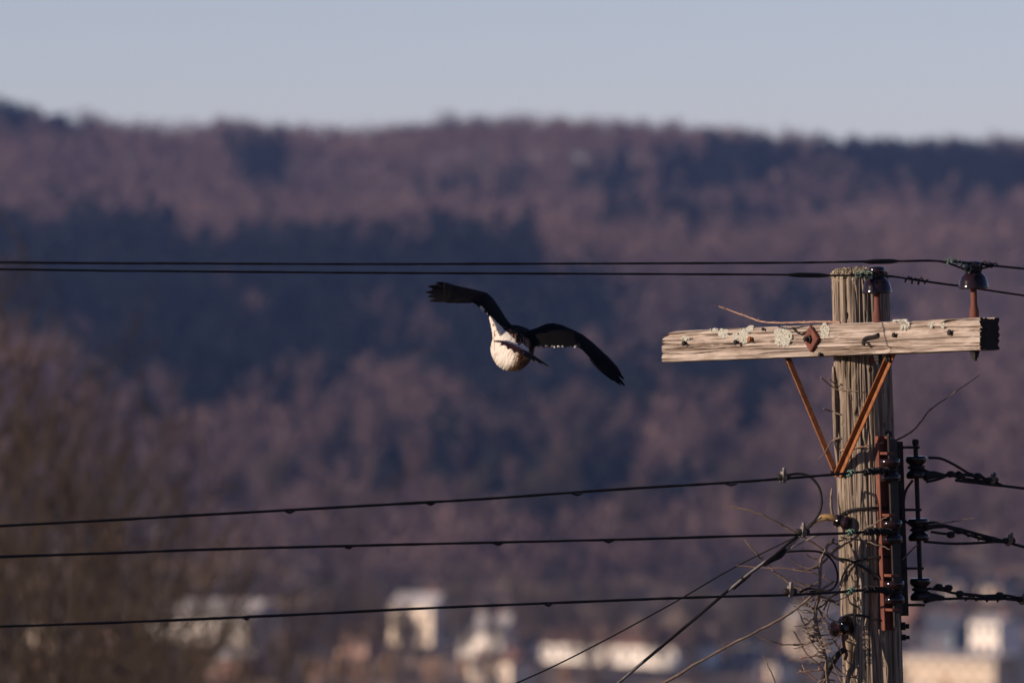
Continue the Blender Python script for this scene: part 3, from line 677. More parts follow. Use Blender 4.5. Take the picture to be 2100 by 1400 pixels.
# secondary racks -------------------------------------------------------------
def rack(az, v0, v1, spools, plate_mat, stand_off, name_label, spool_off=0.0, brk=None, rr_=0.037):
    """plate on the pole at azimuth az (0 = towards the camera, + = right), spools on a rod"""
    z0, z1 = ZC + (700 - v1) * MPP, ZC + (700 - v0) * MPP
    out = Vector((math.sin(R(az)), -math.cos(R(az)), 0)); tan = Vector((math.cos(R(az)), math.sin(R(az)), 0))
    zm = (z0 + z1) / 2; pm = axis(zm) + out * (prad(zm) + .004)
    rk = MB(); hz = AX * ((z1 - z0) / 2)
    rk.box(pm, tan * .019, out * .004, hz)
    for s_1 in (-1, 1): rk.box(pm + tan * s_1 * .018 + out * .012, tan * .0025, out * .012, hz)
    ro = rk.build('wire_rack', plate_mat, pole, False, .001); ro['label'] = name_label
    axd = lambda v: axis(ZC + (700 - v) * MPP) + out * (prad(zm) + stand_off)
    MB().tube([axd(v0 - (6 if brk is None else 0)), axd(v1 - 8 if brk is None else v1 - 48)], .0055 if brk is None else .0085, 10).build('rod', M['darksteel'], ro)
    top = axd(v0 - (6 if brk is None else 0)); MB().lathe([(.013, -.012), (.013, .004), (.008, .008)], top, AX, 6).build('rod_head', M['darksteel'], ro)
    for v in (brk or [(s - 34) for s in spools] + [spools[-1] + 36]):
        c = axis(ZC + (700 - v) * MPP); a, b = c + out * (prad(zm) + .002), c + out * (prad(zm) + stand_off + .012)
        MB().box((a + b) / 2, tan * .016, (b - a) / 2, AX * .0045).build('bracket', M['redrust'] if brk is None else M['darksteel'], ro, False, .001)
    res = []
    for v in spools:
        c = axd(v); r_ = rr_
        pr = [(r_ * .55, -.040), (r_ * .9, -.039), (r_, -.034), (r_, -.022), (r_ * .9, -.016), (r_ * .62, -.008), (r_ * .58, 0), (r_ * .62, .008), (r_ * .9, .016), (r_, .022), (r_, .034), (r_ * .9, .039), (r_ * .55, .040)]
        MB().lathe(pr, c, AX, 28).build('spool_insulator', M['porcelain'], ro); res.append(c)
    return res, out
sp1, out1 = rack(27, 893, 1290, [962, 1088, 1211], M['redrust'], .066, 'red rusty wire rack on the shaded face of the pole')
sp2, out2 = rack(97, 905, 1262, [958, 1086, 1208], M['darksteel'], .076, 'dark wire rack standing off the right side of the pole', brk=[917, 1045, 1165, 1240])
o50 = Vector((math.sin(R(56)), -math.cos(R(56)), 0)); t50 = Vector((math.cos(R(56)), math.sin(R(56)), 0)); zm = ZC + (700 - 1078) * MPP
ch = MB().box(axis(zm) + o50 * (prad(zm) + .006), t50 * .030, o50 * .004, AX * (356 * MPP / 2))  # added dark strip covering pole wood that is only in shade
ch.build('shade_strip', M['darksteel'], pole, False, .001)['label'] = 'dark strip added in place of shade between the two wire racks'
# bolts showing on the right edge below the racks
for v, r_ in ((1283, .016), (1306, .012)):
    c = axis(ZC + (700 - v) * MPP); MB().lathe([(r_, .0), (r_, .02), (r_ * .6, .022), (r_ * .6, .034)], c + Vector((prad(8) - .006, -.01, 0)), (1, -.1, 0), 6).build('bolt', M['darksteel'], pole)

# house knob: black cap insulator on a bent strap near the bottom, tape-wrapped one higher up
kb = MB(); c = P(1727, 1284, hug(1727, 1284) - .03)
kb.lathe([(.010, -.042), (.026, -.040), (.030, -.028), (.020, -.018), (.018, -.008), (.030, 0), (.036, .012), (.034, .026), (.018, .034), (.0, .036)], c, (.75, -.55, .3), 24)
ko = kb.build('knob_insulator', M['porcelain'], pole)
MB().tube(spline([c + Vector((.0, .0, -.01)), P(1729, 1305, 29.89), P(1731, 1325, 29.88), P(1736, 1340, 29.885), P(1733, 1352, 29.89)], 5), .006, 8).build('hook', M['redrust'], ko)
MB().tube(spline([P(1735, 1330, 29.88), P(1722, 1338, 29.88), P(1705, 1360, 29.9), P(1692, 1385, 29.92), P(1680, 1420, 29.93)], 5), [.011, .010, .013, .013, .011], 8).build('strap', M['darksteel'], ko)
kb = MB(); c = P(1728, 1070, hug(1728, 1070) - .022)
kb.lathe([(.008, -.030), (.020, -.028), (.024, -.014), (.016, -.004), (.022, .006), (.026, .014), (.022, .024), (.0, .027)], c, (.9, -.3, -.25), 20)
ko2 = kb.build('knob_insulator', M['porcelain'], pole); ko2['label'] = 'black knob insulator holding a tan wrapped cable end'
MB().tube(spline([c + Vector((-.008, 0, .004)), P(1705, 1061, 29.9), P(1688, 1061, 29.9), P(1676, 1066, 29.9), P(1668, 1074, 29.9)], 5), [.010, .012, .012, .009, .005], 8).build('wrapped_loop', M['tan'], ko2)

# ------------------------------------------------------------------ wires
dL = Vector((-math.sin(R(ARM_A)), -math.cos(R(ARM_A)), 0)); dR = -dL
def on_span(S, dr, px, py):
    """point above the horizontal line S + t*dr that is seen at the pixel"""
    k = (px - 1050) / F; den = dr.x - k * dr.y; t = (k * S.y - S.x) / den
    y = S.y + t * dr.y
    return Vector((S.x + t * dr.x, y, ZC - (py - 700) / F * y)), t
def span(S, pix_l, pix_r, r_, label, extend_l=38.0, extend_r=34.0):
    L_ = [on_span(S, dL, *p)[0] for p in pix_l]; R_ = [on_span(S, dR, *p)[0] for p in pix_r]
    pts = list(L_)
    if pix_l:
        d = pts[0] - pts[1]; d.normalize(); q0 = pts[0]
        ext = [q0 + d * s + Vector((0, 0, s * s * 0.0008)) for s in (extend_l, extend_l * .6, extend_l * .3, extend_l * .1)]; pts = ext + pts
    pts.append(S); pts += R_
    if pix_r:
        d = (pts[-1] - pts[-2]).normalized(); q0 = pts[-1]; pts += [q0 + d * s + Vector((0, 0, s * s * 0.0006)) for s in (extend_r * .1, extend_r * .3, extend_r * .6, extend_r)]
    return pts
def line_thing(pts, r_, label, m_='wire', n=8):
    mid = pts[len(pts) // 2]; o_ = empty('power_line', mid, label, 'cable')
    path_ = spline(pts, n); rj_ = random.Random(int(abs(mid.z) * 1e4)); MB().tube(path_, [r_ * rj_.uniform(.86, 1.16) for _ in path_], 8).build('conductor', M[m_], o_); return o_
def helix(path, rad, r_, pitch, m_, parent, name='tie_wire', jitter=0.0, sides=5):
    """wire wound round a path"""
    p = spline(path, 10); cum = [0.0]
    for a, b in zip(p, p[1:]): cum.append(cum[-1] + (b - a).length)
    n = max(12, int(cum[-1] / pitch * 9)); out = []; rj = random.Random(int(cum[-1] * 1e5))
    for i in range(n + 1):
        s = cum[-1] * i / n; k = min(max(np.searchsorted(cum, s) - 1, 0), len(p) - 2); f_ = (s - cum[k]) / max(cum[k + 1] - cum[k], 1e-9)
        c = p[k].lerp(p[k + 1], f_); t = (p[k + 1] - p[k]).normalized(); u = t.cross(Vector((0, 0, 1))).normalized(); w = t.cross(u); a = s / pitch * 2 * math.pi
        rr_ = rad * (1 + jitter * rj.uniform(-1, 1)); out.append(c + (u * math.cos(a) + w * math.sin(a)) * rr_)
    return MB().tube(out, r_, sides).build(name, M[m_], parent)
def sleeve(a, b, r_, parent):
    t = (b - a); L = t.length
    return MB().lathe([(r_ * .45, 0), (r_ * .8, L * .12), (r_, L * .25), (r_, L * .75), (r_ * .8, L * .88), (r_ * .45, L)], a, t, 12).build('splice_sleeve', M['wire'], parent)
def bumps(pts_px, S, dr, parent, r_=.0055):
    for px, py, l in pts_px:
        a = on_span(S, dr, px, py + 2)[0]; b = on_span(S, dr, px + l, py + 2 - l * .03)[0]
        MB().tube([a, a.lerp(b, .5) - Vector((0, 0, .004)), b], [r_ * .35, r_ * .8, r_ * .3], 6).build('frayed_wrap', M['wire'], parent)
def clamp(c, t, parent, s=1.0, up=Vector((-.5, -.4, .5))):
    """split-bolt connector gripping a wire"""
    t = t.normalized(); up = (up - t * up.dot(t)).normalized(); sd = t.cross(up)
    mb = MB(); mb.lathe([(.013 * s, -.024 * s), (.017 * s, -.022 * s), (.017 * s, -.012 * s), (.011 * s, -.010 * s), (.011 * s, .012 * s), (.016 * s, .014 * s), (.016 * s, .026 * s), (.009 * s, .027 * s), (.009 * s, .042 * s)], c, up, 6)
    mb.box(c, t * .010 * s, sd * .017 * s, up * .010 * s)
    o_ = mb.build('split_bolt', M['alu'], parent, True)
    MB().tube([c - t * .03 * s, c + t * .03 * s], .013 * s, 8).build('clamp_saddle', M['darksteel'], parent)
    return o_

# upper lines through the two pin insulators
Sb = insB + dL * 0.0 + Vector((0, 0, 0)) + Vector((-.012, -.026, 0))
pxs = [(0, 538), (350, 540), (700, 541.5), (1000, 541), (1350, 540), (1640, 538.5), (1760, 536.5), (1850, 535.5), (1930, 536)]
pts = span(Sb, pxs, [(2040, 545), (2100, 551)], .0055, '')
lb = line_thing(pts, .0036, 'upper black line running over the insulator at the arm end')
sleeve(on_span(Sb, dL, 1772, 537)[0], on_span(Sb, dL, 1842, 535.5)[0], .0085, lb)
helix([on_span(Sb, dL, 1940, 536)[0], on_span(Sb, dL, 1960, 537.5)[0], Sb], .010, .0028, .020, 'verdigris', lb, jitter=.4)
helix([Sb, on_span(Sb, dR, 2015, 542.5)[0], on_span(Sb, dR, 2042, 545.5)[0]], .009, .003, .022, 'wire', lb, jitter=.4)
MB().lathe([(.0275, -.006), (.0305, -.003), (.0305, .003), (.0275, .006)], insB, upB, 24).build('tie_ring', M['wire'], lb)
MB().tube([on_span(Sb, dL, 1941, 535)[0], on_span(Sb, dL, 1938, 528)[0]], .002, 5).build('tie_end', M['verdigris'], lb)
Sa = insA + Vector((-.012, -.026, 0))
pxs = [(0, 552), (350, 556), (700, 559), (1000, 560.5), (1350, 562), (1580, 563), (1700, 565), (1770, 564)]
pts = span(Sa, pxs, [(1832, 567), (1870, 573), (1905, 578), (2000, 591), (2100, 606)], .0055, '')
la = line_thing(pts, .0036, 'second black line running over the insulator at the pole top')
sleeve(on_span(Sa, dL, 1616, 563.5)[0], on_span(Sa, dL, 1700, 565)[0], .0085, la)
helix([on_span(Sa, dL, 1752, 563)[0], on_span(Sa, dL, 1776, 564)[0], Sa], .011, .003, .022, 'verdigris', la, jitter=.4)
helix([on_span(Sa, dR, 1855, 571)[0], on_span(Sa, dR, 1880, 575)[0], on_span(Sa, dR, 1903, 578)[0]], .009, .0032, .026, 'wire', la, jitter=.5)
MB().lathe([(.0275, -.006), (.0305, -.003), (.0305, .003), (.0275, .006)], insA, upA, 24).build('tie_ring', M['wire'], la)

# three lower lines dead-ended on the left rack
low = [
    (sp1[0], [(0, 1078), (400, 1056), (760, 1036), (1000, 1022), (1250, 1004), (1480, 990), (1606, 981), (1715, 972), (1770, 967)], 'uppermost of the three lower lines tied to the rusty rack', [(600, 1045, 30), (760, 1036, 14), (900, 1029, 30), (930, 1027, 14), (1140, 1012, 40), (1300, 1002, 20), (1510, 987, 30)], 1606, 978),
    (sp1[1], [(0, 1141), (400, 1127), (700, 1119), (1000, 1112), (1300, 1105), (1500, 1099), (1640, 1096), (1730, 1093), (1780, 1090)], 'middle of the three lower lines, joining the drop cable', [(690, 1121, 12), (900, 1116, 20), (1030, 1112, 26), (1180, 1108, 20), (1235, 1107, 12)], 1646, 1090),
    (sp1[2], [(0, 1284), (300, 1273), (600, 1260), (860, 1247), (1100, 1237), (1350, 1227), (1500, 1222), (1624, 1219), (1720, 1213), (1780, 1209)], 'lowest of the three lower lines, crossed by the vine', [(500, 1265, 16), (860, 1247, 30), (1130, 1237, 12)], 1620, 1212)]
lows = []
for S, pl, lab, bl, cx_, cv_ in low:
    bl = [(a + random.uniform(-40, 40), v_, l * random.uniform(.5, 1.8)) for a, v_, l in bl]; bl = [(a, float(np.interp(a, [q[0] for q in pl], [q[1] for q in pl])) + 1, l) for a, v_, l in bl]
    S = S + Vector((-.006, -.026, 0))
    o_ = line_thing(span(S, pl, [], .006, ''), .0045, lab); lows.append(o_); bumps(bl[::2], S, dL, o_)
    c = on_span(S, dL, cx_, cv_)[0]; clamp(c, on_span(S, dL, cx_ + 10, cv_)[0] - c, o_, .8)
    q = [p for p in pl if p[0] > 1700]
    helix([on_span(S, dL, 1738, q[0][1] - 1)[0], on_span(S, dL, 1750, (q[0][1] + q[1][1]) / 2)[0]], .010, .004, .012, 'verdigris', o_)
    helix([on_span(S, dL, 1772, q[1][1])[0], on_span(S, dL, 1795, q[1][1] - 1)[0], S], .010, .0045, .012, 'wire', o_, jitter=.3)
    MB().lathe([(.022, -.006), (.029, -.003), (.029, .003), (.022, .006)], S + Vector((.006, .026, 0)), AX, 20).build('dead_end_loop', M['wire'], o_)

# three lines leaving the right rack
def rpt(S, px, py): return on_span(S, dR, px, py)[0]
rl = [
    (sp2[0], [(1925, 975), (1950, 971), (1995, 975), (2030, 984), (2060, 996), (2100, 1001)], 'highest line leaving the dark rack on the right', (2034, 984),
     [[(1900, 988), (1925, 982), (1950, 972)], [(1905, 938), (1930, 940), (1958, 953), (1992, 974)], [(1945, 973), (1975, 980), (2005, 985), (2030, 986)]], [(1950, 972), (1968, 975), (2005, 976)]),
    (sp2[1], [(1930, 1078), (1960, 1087), (1995, 1099), (2035, 1109), (2068, 1112), (2100, 1121)], 'middle line leaving the dark rack on the right', (2069, 1108),
     [[(1895, 1110), (1950, 1114), (2000, 1113), (2045, 1110)], [(1910, 1090), (1945, 1094), (1965, 1088), (1975, 1086)], [(1925, 1074), (1960, 1082), (2000, 1093), (2040, 1108)]], [(1950, 1096), (1967, 1088), (2035, 1106)]),
    (sp2[2], [(1930, 1226), (1975, 1226), (2030, 1228), (2065, 1227), (2100, 1231)], 'lowest line leaving the dark rack on the right', (2098, 1228),
     [[(1905, 1206), (1935, 1210), (1960, 1216), (2010, 1221), (2060, 1220), (2095, 1227)], [(1915, 1204), (1935, 1205), (1950, 1209)]], [(1968, 1217), (2050, 1220), (1945, 1205), (1925, 1203)])]
for S, pr_, lab, cl, extra, lumps in rl:
    S0 = S; S = S + Vector((.006, -.026, 0)); o_ = line_thing(span(S, [], pr_, .006, '', extend_r=36), .0050, lab)
    for ex in extra: MB().tube(spline([rpt(S, *p) for p in ex], 6), .0048, 7).build('wrapped_tail', M['wire'], o_)
    MB().lathe([(.022, -.007), (.030, -.004), (.030, .004), (.022, .007)], S0, AX, 20).build('dead_end_loop', M['wire'], o_)
    MB().tube(spline([rpt(S, S_px, S_py) for S_px, S_py in ((1896, pr_[0][1] + 2), (1915, pr_[0][1] - 2), (1935, pr_[0][1]))], 4), [.016, .014, .008], 8).build('wedge_grip', M['wire'], o_)
    for l_ in lumps:
        c = rpt(S, *l_); MB().lathe([(.004, -.016), (.011, -.010), (.012, .0), (.011, .010), (.004, .016)], c, dR, 8).build('wire_clip', M['wire'], o_)
    c = rpt(S, *cl); clamp(c, dR, o_, .75, Vector((.35, -.5, .8)))
    helix([rpt(S, pr_[1][0], pr_[1][1]), rpt(S, pr_[2][0], pr_[2][1]), rpt(S, pr_[3][0], pr_[3][1])], .008, .003, .045, 'wire', o_, jitter=.3)

# jumper cables and the service drop -------------------------------------------
def cable(name, pix, r_, label, m_='wire', cat='cable', n=6, group=None):
    pts = [P(*p) for p in pix]; o_ = MB()
    o_.tube(spline(pts, n), r_ * .74, 8); loc = pts[0]; ORG['_'] = loc
    ob = o_.build(name, M[m_], '_'); ob.parent = None; ob.location = loc
    return setp(ob, label, cat, group)
def hp(px, py, off=.01): return (px, py, hug(px, py, off))

cable('jumper_cable', [(1612, 974, 29.78), (1640, 971, 29.8), (1662, 978, 29.8), (1680, 1000, 29.8), (1685, 1030, 29.8), (1678, 1056, 29.8), (1660, 1077, 29.8), (1640, 1092, 29.8)], .0062, 'black cable looping between the upper and middle connectors')
cable('jumper_cable', [(1600, 1132, 29.8), (1640, 1129, 29.82), (1680, 1131, 29.84), (1704, 1145, 29.86), (1717, 1172, 29.86), (1715, 1197, 29.86), (1698, 1211, 29.85), (1660, 1212, 29.82)], .0052, 'black cable looping between the drop cable and lowest line')
cable('jumper_cable', [(1640, 1214, 29.8), (1660, 1206, 29.8), (1690, 1211, 29.8), (1716, 1214, 29.8), (1770, 1210, 29.8)], .0055, 'black cable doubling the lowest line beside its connector')
cable('jumper_cable', [(1872, 984, 30.0), (1858, 1005, 30.0), (1853, 1030, 30.0), (1850, 1060, 29.99), (1868, 1076, 30.0)], .0062, 'black cable hanging between the two upper right spools')
cable('pole_cable', [hp(1716, 1062, .012), hp(1738, 1047), hp(1770, 1042), hp(1812, 1041, .02), hp(1832, 1046, .012)], .0062, 'black cable crossing the pole below the brace foot')
cable('pole_cable', [hp(1719, 1144), hp(1745, 1150), hp(1775, 1166), hp(1800, 1181), hp(1815, 1196, .02), hp(1828, 1210, .03)], .0062, 'black cable slanting down across the pole under the middle line')
cable('pole_cable', [hp(1722, 1200, .012), hp(1732, 1172), hp(1748, 1154), hp(1775, 1145), hp(1804, 1141, .02), hp(1825, 1142, .012)], .0052, 'black cable curving up the pole across the slanting one')
cable('pole_cable', [hp(1728, 1264, .006), hp(1742, 1259, .006), hp(1770, 1262, .006), hp(1800, 1270, .012), hp(1832, 1276, .006)], .005, 'thin black cable tied round the pole above the knob')
cable('pole_cable', [hp(1803, 1290, .01), hp(1805, 1310, .006), hp(1815, 1345, .006), hp(1821, 1375, .006), hp(1817, 1420, .006)], .004, 'thin grey cable hanging down the shaded side of the pole', 'twig')
# drop: three twisted strands running down to the left
dp = [(1668, 1072, 29.8), (1640, 1094, 29.8), (1590, 1136, 29.75), (1520, 1188, 29.7), (1430, 1264, 29.6), (1330, 1347, 29.5), (1255, 1410, 29.4), (1000, 1625, 29.1), (300, 2250, 28.0)]
drop = empty('service_drop', P(*dp[0]), 'twisted bundle of black and bare strands slanting down from the middle line', 'cable')
path = spline([P(*p) for p in dp], 14)
for k, (m_, r_) in enumerate((('wire', .0056), ('wire', .0052), ('strand', .0040))):
    pts = []; s = 0.0
    for i, c in enumerate(path):
        if i: s += (c - path[i - 1]).length
        a = s / 0.62 * 2 * math.pi + k * 2.1; rad_ = .0070 * (1 + 1.0 * max(0, 1 - s / .22))
        pts.append(c + Vector((math.cos(a) * .72, -math.sin(a), math.cos(a) * .72)) * rad_)
    MB().tube(pts, r_, 7).build('strand', M[m_], drop)
for pp in ([(1684, 1060, 29.88), (1660, 1080, 29.82), (1612, 1128, 29.78), (1596, 1140, 29.77)], [(1690, 1092, 29.82), (1665, 1102, 29.8), (1625, 1122, 29.78), (1602, 1136, 29.77), (1580, 1146, 29.76)]):
    MB().tube(spline([P(*p) for p in pp], 5), .0036, 6).build('bare_strand', M['strand'], drop)
MB().tube(spline([P(1612, 1126, 29.77), P(1600, 1138, 29.76), P(1585, 1144, 29.75), P(1567, 1158, 29.73)], 5), [.006, .012, .013, .007], 8).build('tape_wrap', M['wire'], drop)
MB().tube(spline([P(1538, 1176, 29.72), P(1522, 1188, 29.7), P(1503, 1206, 29.69)], 4), [.007, .011, .007], 8).build('tape_wrap', M['wire'], drop)
cable('guy_wire', [(1640, 1096, 29.8), (1500, 1166, 29.8), (1380, 1236, 29.7), (1200, 1333, 29.6), (1050, 1404, 29.5), (600, 1600, 29.0)], .0036, 'thin dark wire slanting down from the middle connector')

# ------------------------------------------------------------------ vine and loose twigs
vine = empty('dead_vine', P(1690, 1420, 29.86), 'leafless dead vine climbing the left side of the pole', 'vine')
def vt(name, pix, r0, r1=None, m_='twig', n=5, bud=True):
    pts = spline([P(*p) for p in pix], n); r0 *= 1.0; r1 = (r1 or r0) * .95; rr_ = np.linspace(r0, r1, len(pts))
    rj = random.Random(int(pix[0][0] * 7 + pix[0][1])); rr_ = [v * rj.uniform(.85, 1.2) for v in rr_]
    pts = [p + Vector((rj.uniform(-1, 1), rj.uniform(-1, 1), rj.uniform(-1, 1))) * .0022 for p in pts]
    mb = MB().tube(pts, rr_, 6)
    if bud:
        for k in range(3, len(pts) - 1, 6):
            mb.lathe([(rr_[k] * .9, 0), (rr_[k] * 1.1, .004), (.0005, .010)], pts[k], Vector((rj.uniform(-1, 1), rj.uniform(-1, 1), rj.uniform(.2, 1))), 5)
    return mb.build(name, M[m_], vine)
vt('stem', [(1704, 1430, 29.88), (1694, 1385, 29.86), (1691, 1340, 29.85), (1678, 1300, 29.85), (1672, 1258, 29.84), (1679, 1222, 29.83), (1682, 1180, 29.83), (1684, 1150, 29.84), (1694, 1125, 29.85), (1711, 1104, 29.86)], .0085, .0055)
rj = random.Random(4)
for k in range(34):                                      # curled tendrils on the stem
    v = rj.uniform(1268, 1352); u = np.interp(v, [1258, 1300, 1340, 1385], [1672, 1678, 1691, 1694]); s = rj.choice((-1, 1))
    vt('tendril', [(u, v, 29.845), (u + s * rj.uniform(5, 14), v + rj.uniform(-8, 4), 29.83), (u + s * rj.uniform(10, 26), v + rj.uniform(-12, 10), 29.83)], .0018, .001, n=3, bud=False)
tw = [
    ([(1340, 1412, 29.7), (1470, 1336, 29.75), (1560, 1290, 29.78), (1612, 1262, 29.8), (1662, 1224, 29.82), (1712, 1190, 29.84)], .0052, .0048),
    ([(1682, 1160, 29.84), (1700, 1140, 29.86), (1722, 1122, 29.87), (1752, 1103, 29.87), (1770, 1087, 29.86), (1792, 1074, 29.84), (1818, 1060, 29.82)], .0048, .0022),
    ([(1730, 1152, 29.88), (1692, 1130, 29.86), (1650, 1102, 29.84), (1604, 1078, 29.82), (1555, 1052, 29.8), (1492, 1035, 29.8)], .0042, .0028),
    ([(1722, 1242, 29.88), (1700, 1228, 29.87), (1640, 1206, 29.85), (1600, 1180, 29.84), (1566, 1150, 29.82), (1545, 1127, 29.8), (1523, 1102, 29.8)], .0042, .0025),
    ([(1714, 1196, 29.87), (1670, 1175, 29.84), (1615, 1166, 29.82), (1510, 1160, 29.8)], .0026, .0016),
    ([(1681, 1312, 29.86), (1655, 1318, 29.84), (1620, 1322, 29.84), (1580, 1314, 29.82), (1531, 1294, 29.8)], .0036, .0022),
    ([(1600, 1430, 29.8), (1585, 1385, 29.8), (1563, 1340, 29.8)], .0034, .0022),
    ([(1690, 1372, 29.86), (1665, 1350, 29.84), (1645, 1325, 29.84), (1628, 1293, 29.82)], .0034, .002),
    ([(1735, 1388, 29.87), (1700, 1352, 29.86), (1668, 1322, 29.84), (1650, 1280, 29.83), (1632, 1244, 29.82)], .003, .002),
    ([(1690, 1348, 29.86), (1665, 1344, 29.84), (1640, 1350, 29.83), (1614, 1354, 29.82)], .0026, .002),
    ([(1694, 1374, 29.86), (1670, 1374, 29.84), (1634, 1378, 29.82)], .0026, .002),
    ([(1726, 1340, 29.87), (1708, 1310, 29.86), (1696, 1280, 29.85), (1678, 1248, 29.84)], .0034, .0022),
    ([(1740, 1420, 29.87), (1715, 1375, 29.86), (1700, 1345, 29.86)], .003, .002),
    ([(1672, 1250, 29.84), (1690, 1238, 29.85), (1705, 1222, 29.86), (1716, 1215, 29.87)], .0036, .0026),
    ([(1690, 1250, 29.85), (1700, 1225, 29.85), (1722, 1212, 29.86), (1735, 1170, 29.87), (1745, 1150, 29.87)], .003, .002),
    ([(1675, 1395, 29.86), (1650, 1372, 29.84), (1646, 1358, 29.84)], .0026, .0018),
    ([(1660, 1420, 29.86), (1690, 1392, 29.86), (1720, 1400, 29.86)], .004, .003),
    ([(1720, 1110, 29.87), (1740, 1104, 29.87), (1770, 1108, 29.87), (1805, 1118, 29.86), (1826, 1126, 29.85)], .0032, .002),
    ([(1700, 1112, 29.86), (1722, 1118, 29.87), (1705, 1130, 29.87)], .003, .002)]
for p_, a, b in tw:
    p_ = [(u, v, min(d, hug(u, v, .012))) if 1700 < u < 1846 else (u, v, d) for u, v, d in p_]
    vt('twig', p_, a, b, 'redtwig' if a in (.0026,) else 'twig')
rj = random.Random(19)
for k in range(34):                                      # small side twigs filling the tangle
    v = rj.uniform(1120, 1400); u = float(np.interp(v, [1104, 1150, 1222, 1258, 1300, 1340, 1400], [1711, 1684, 1679, 1672, 1678, 1691, 1696])); s_1 = -1 if rj.random() < .68 else 1
    L1 = rj.uniform(25, 75); ang = rj.uniform(-.9, .9); u1, v1 = u + s_1 * L1 * .5 * math.cos(ang), v - L1 * .5 * math.sin(ang) ; u2, v2 = u + s_1 * L1 * math.cos(ang + .3), v - L1 * math.sin(ang + .3)
    vt('twig', [(u, v, 29.85), (u1, v1, 29.84 if u1 < 1712 else hug(u1, v1, .014)), (u2, v2, 29.83 if u2 < 1712 else hug(u2, v2, .016))], rj.uniform(.0022, .0034), .0016, n=4)
def loose(pix, r0, r1, label, m_='twig'):
    pts = spline([P(*p) for p in pix], 6); ORG['_'] = pts[0]
    rj2 = random.Random(int(pix[0][0])); n = len(pts)
    mb = MB().tube([p + Vector((rj2.uniform(-1, 1), 0, rj2.uniform(-1, 1))) * .0012 for p in pts], np.linspace(r0, r1, n) * .8, 6)
    for k in range(4, n - 2, 7): mb.lathe([(r0 * .9, 0), (r0 * .8, .004), (.0005, .009)], pts[k], Vector((rj2.uniform(-1, 1), rj2.uniform(-1, 1), .8)), 5)
    ob = mb.build('twig', M[m_], '_'); ob.location = pts[0]
    return setp(ob, label, 'twig')
wa = AP(ax_at(1640), .0, ARM_H / 2).y
loose([(1724, 661, 29.82), (1690, 660, 29.9), (1640, 661, 29.98), (1590, 662, 30.05), (1560, 659, 30.1), (1535, 650, 30.15), (1500, 637, 30.2), (1475, 628, 30.22)], .0046, .0028, 'reddish tan twig lying along the top of the crossarm', 'redtwig')
loose([(1838, 902, 29.99), (1868, 886, 30.0), (1888, 866, 30.0), (1908, 840, 30.0), (1950, 810, 30.02), (2008, 769, 30.04)], .0052, .002, 'long thin dark twig rising from the right side of the pole')
loose([hp(1783, 809, .005), hp(1750, 801, .005), hp(1722, 799, .006), (1706, 792, 29.93), (1683, 774, 29.9)], .0024, .0036, 'dark twig bent across the pole below the crossarm')
loose([hp(1724, 850, .004), (1706, 844, 29.96), (1690, 838, 29.94)], .003, .003, 'short dark twig poking left below the bent twig')
loose([(1716, 790, 29.95), (1706, 782, 29.93), (1700, 775, 29.92)], .0026, .003, 'short dark stub just above the bent twig')
loose([hp(1722, 897, .006), (1705, 905, 29.95), (1694, 925, 29.93), (1677, 944, 29.92)], .0042, .002, 'curved twig drooping left just above the brace foot')
loose([hp(1722, 924, .005), hp(1750, 918, .005), hp(1785, 913, .01), hp(1812, 907, .03)], .0026, .0030, 'thin pale twig reaching right across the pole above the rack', 'redtwig')
loose([(1896, 1076, 30.0), (1930, 1073, 30.0), (1960, 1068, 30.0), (1996, 1062, 30.0)], .0036, .0022, 'straight dark twig stuck beside the middle right spool')
loose([(1850, 1147, 29.99), (1864, 1133, 29.98), (1883, 1116, 29.96)], .0042, .003, 'short pale-ended twig between the pole and the right rod')

# ------------------------------------------------------------------ the hawk
BD = 31.2
def B(px, py, dd=0.0): return P(px, py, BD + dd)
hk = MB()
rings = [(1058, 736, -.150, .010), (1056, 734, -.135, .030), (1054, 729, -.110, .047), (1051, 722, -.065, .066), (1050, 718, -.01, .076), (1050, 714, .05, .079), (1054, 710, .11, .077), (1060, 705, .17, .066), (1066, 700, .22, .052), (1070, 697, .27, .046), (1072, 695, .31, .043), (1073, 695, .345, .033), (1073, 696, .37, .014)]
nb = 28; vs_ = []; fs_ = []
for px, py, dd, r_ in rings:
    c = B(px, py, dd)
    for k in range(nb):
        a = 2 * math.pi * k / nb; vs_.append(c + Vector((math.cos(a) * r_, 0, math.sin(a) * r_ * 1.03)))
for i in range(len(rings) - 1):
    for k in range(nb): fs_.append((i * nb + k, i * nb + (k + 1) % nb, (i + 1) * nb + (k + 1) % nb, (i + 1) * nb + k))
fs_ += [tuple(range(nb))[::-1], tuple((len(rings) - 1) * nb + k for k in range(nb))]
hk.add(vs_, fs_)
hk.tube([B(1040, 706, .0), B(1026, 688, .0), B(1018, 668, .01), B(1008, 648, .02)], [.055, .032, .020, .011], 16)   # flank running up into the wing
hk.tube([B(1062, 704, .03), B(1084, 698, .05), B(1106, 694, .06)], [.058, .036, .014], 16)
hk.lathe([(.012, 0), (.009, .015), (.003, .028)], B(1073, 698, .365), (0, .9, -.4), 8)      # beak
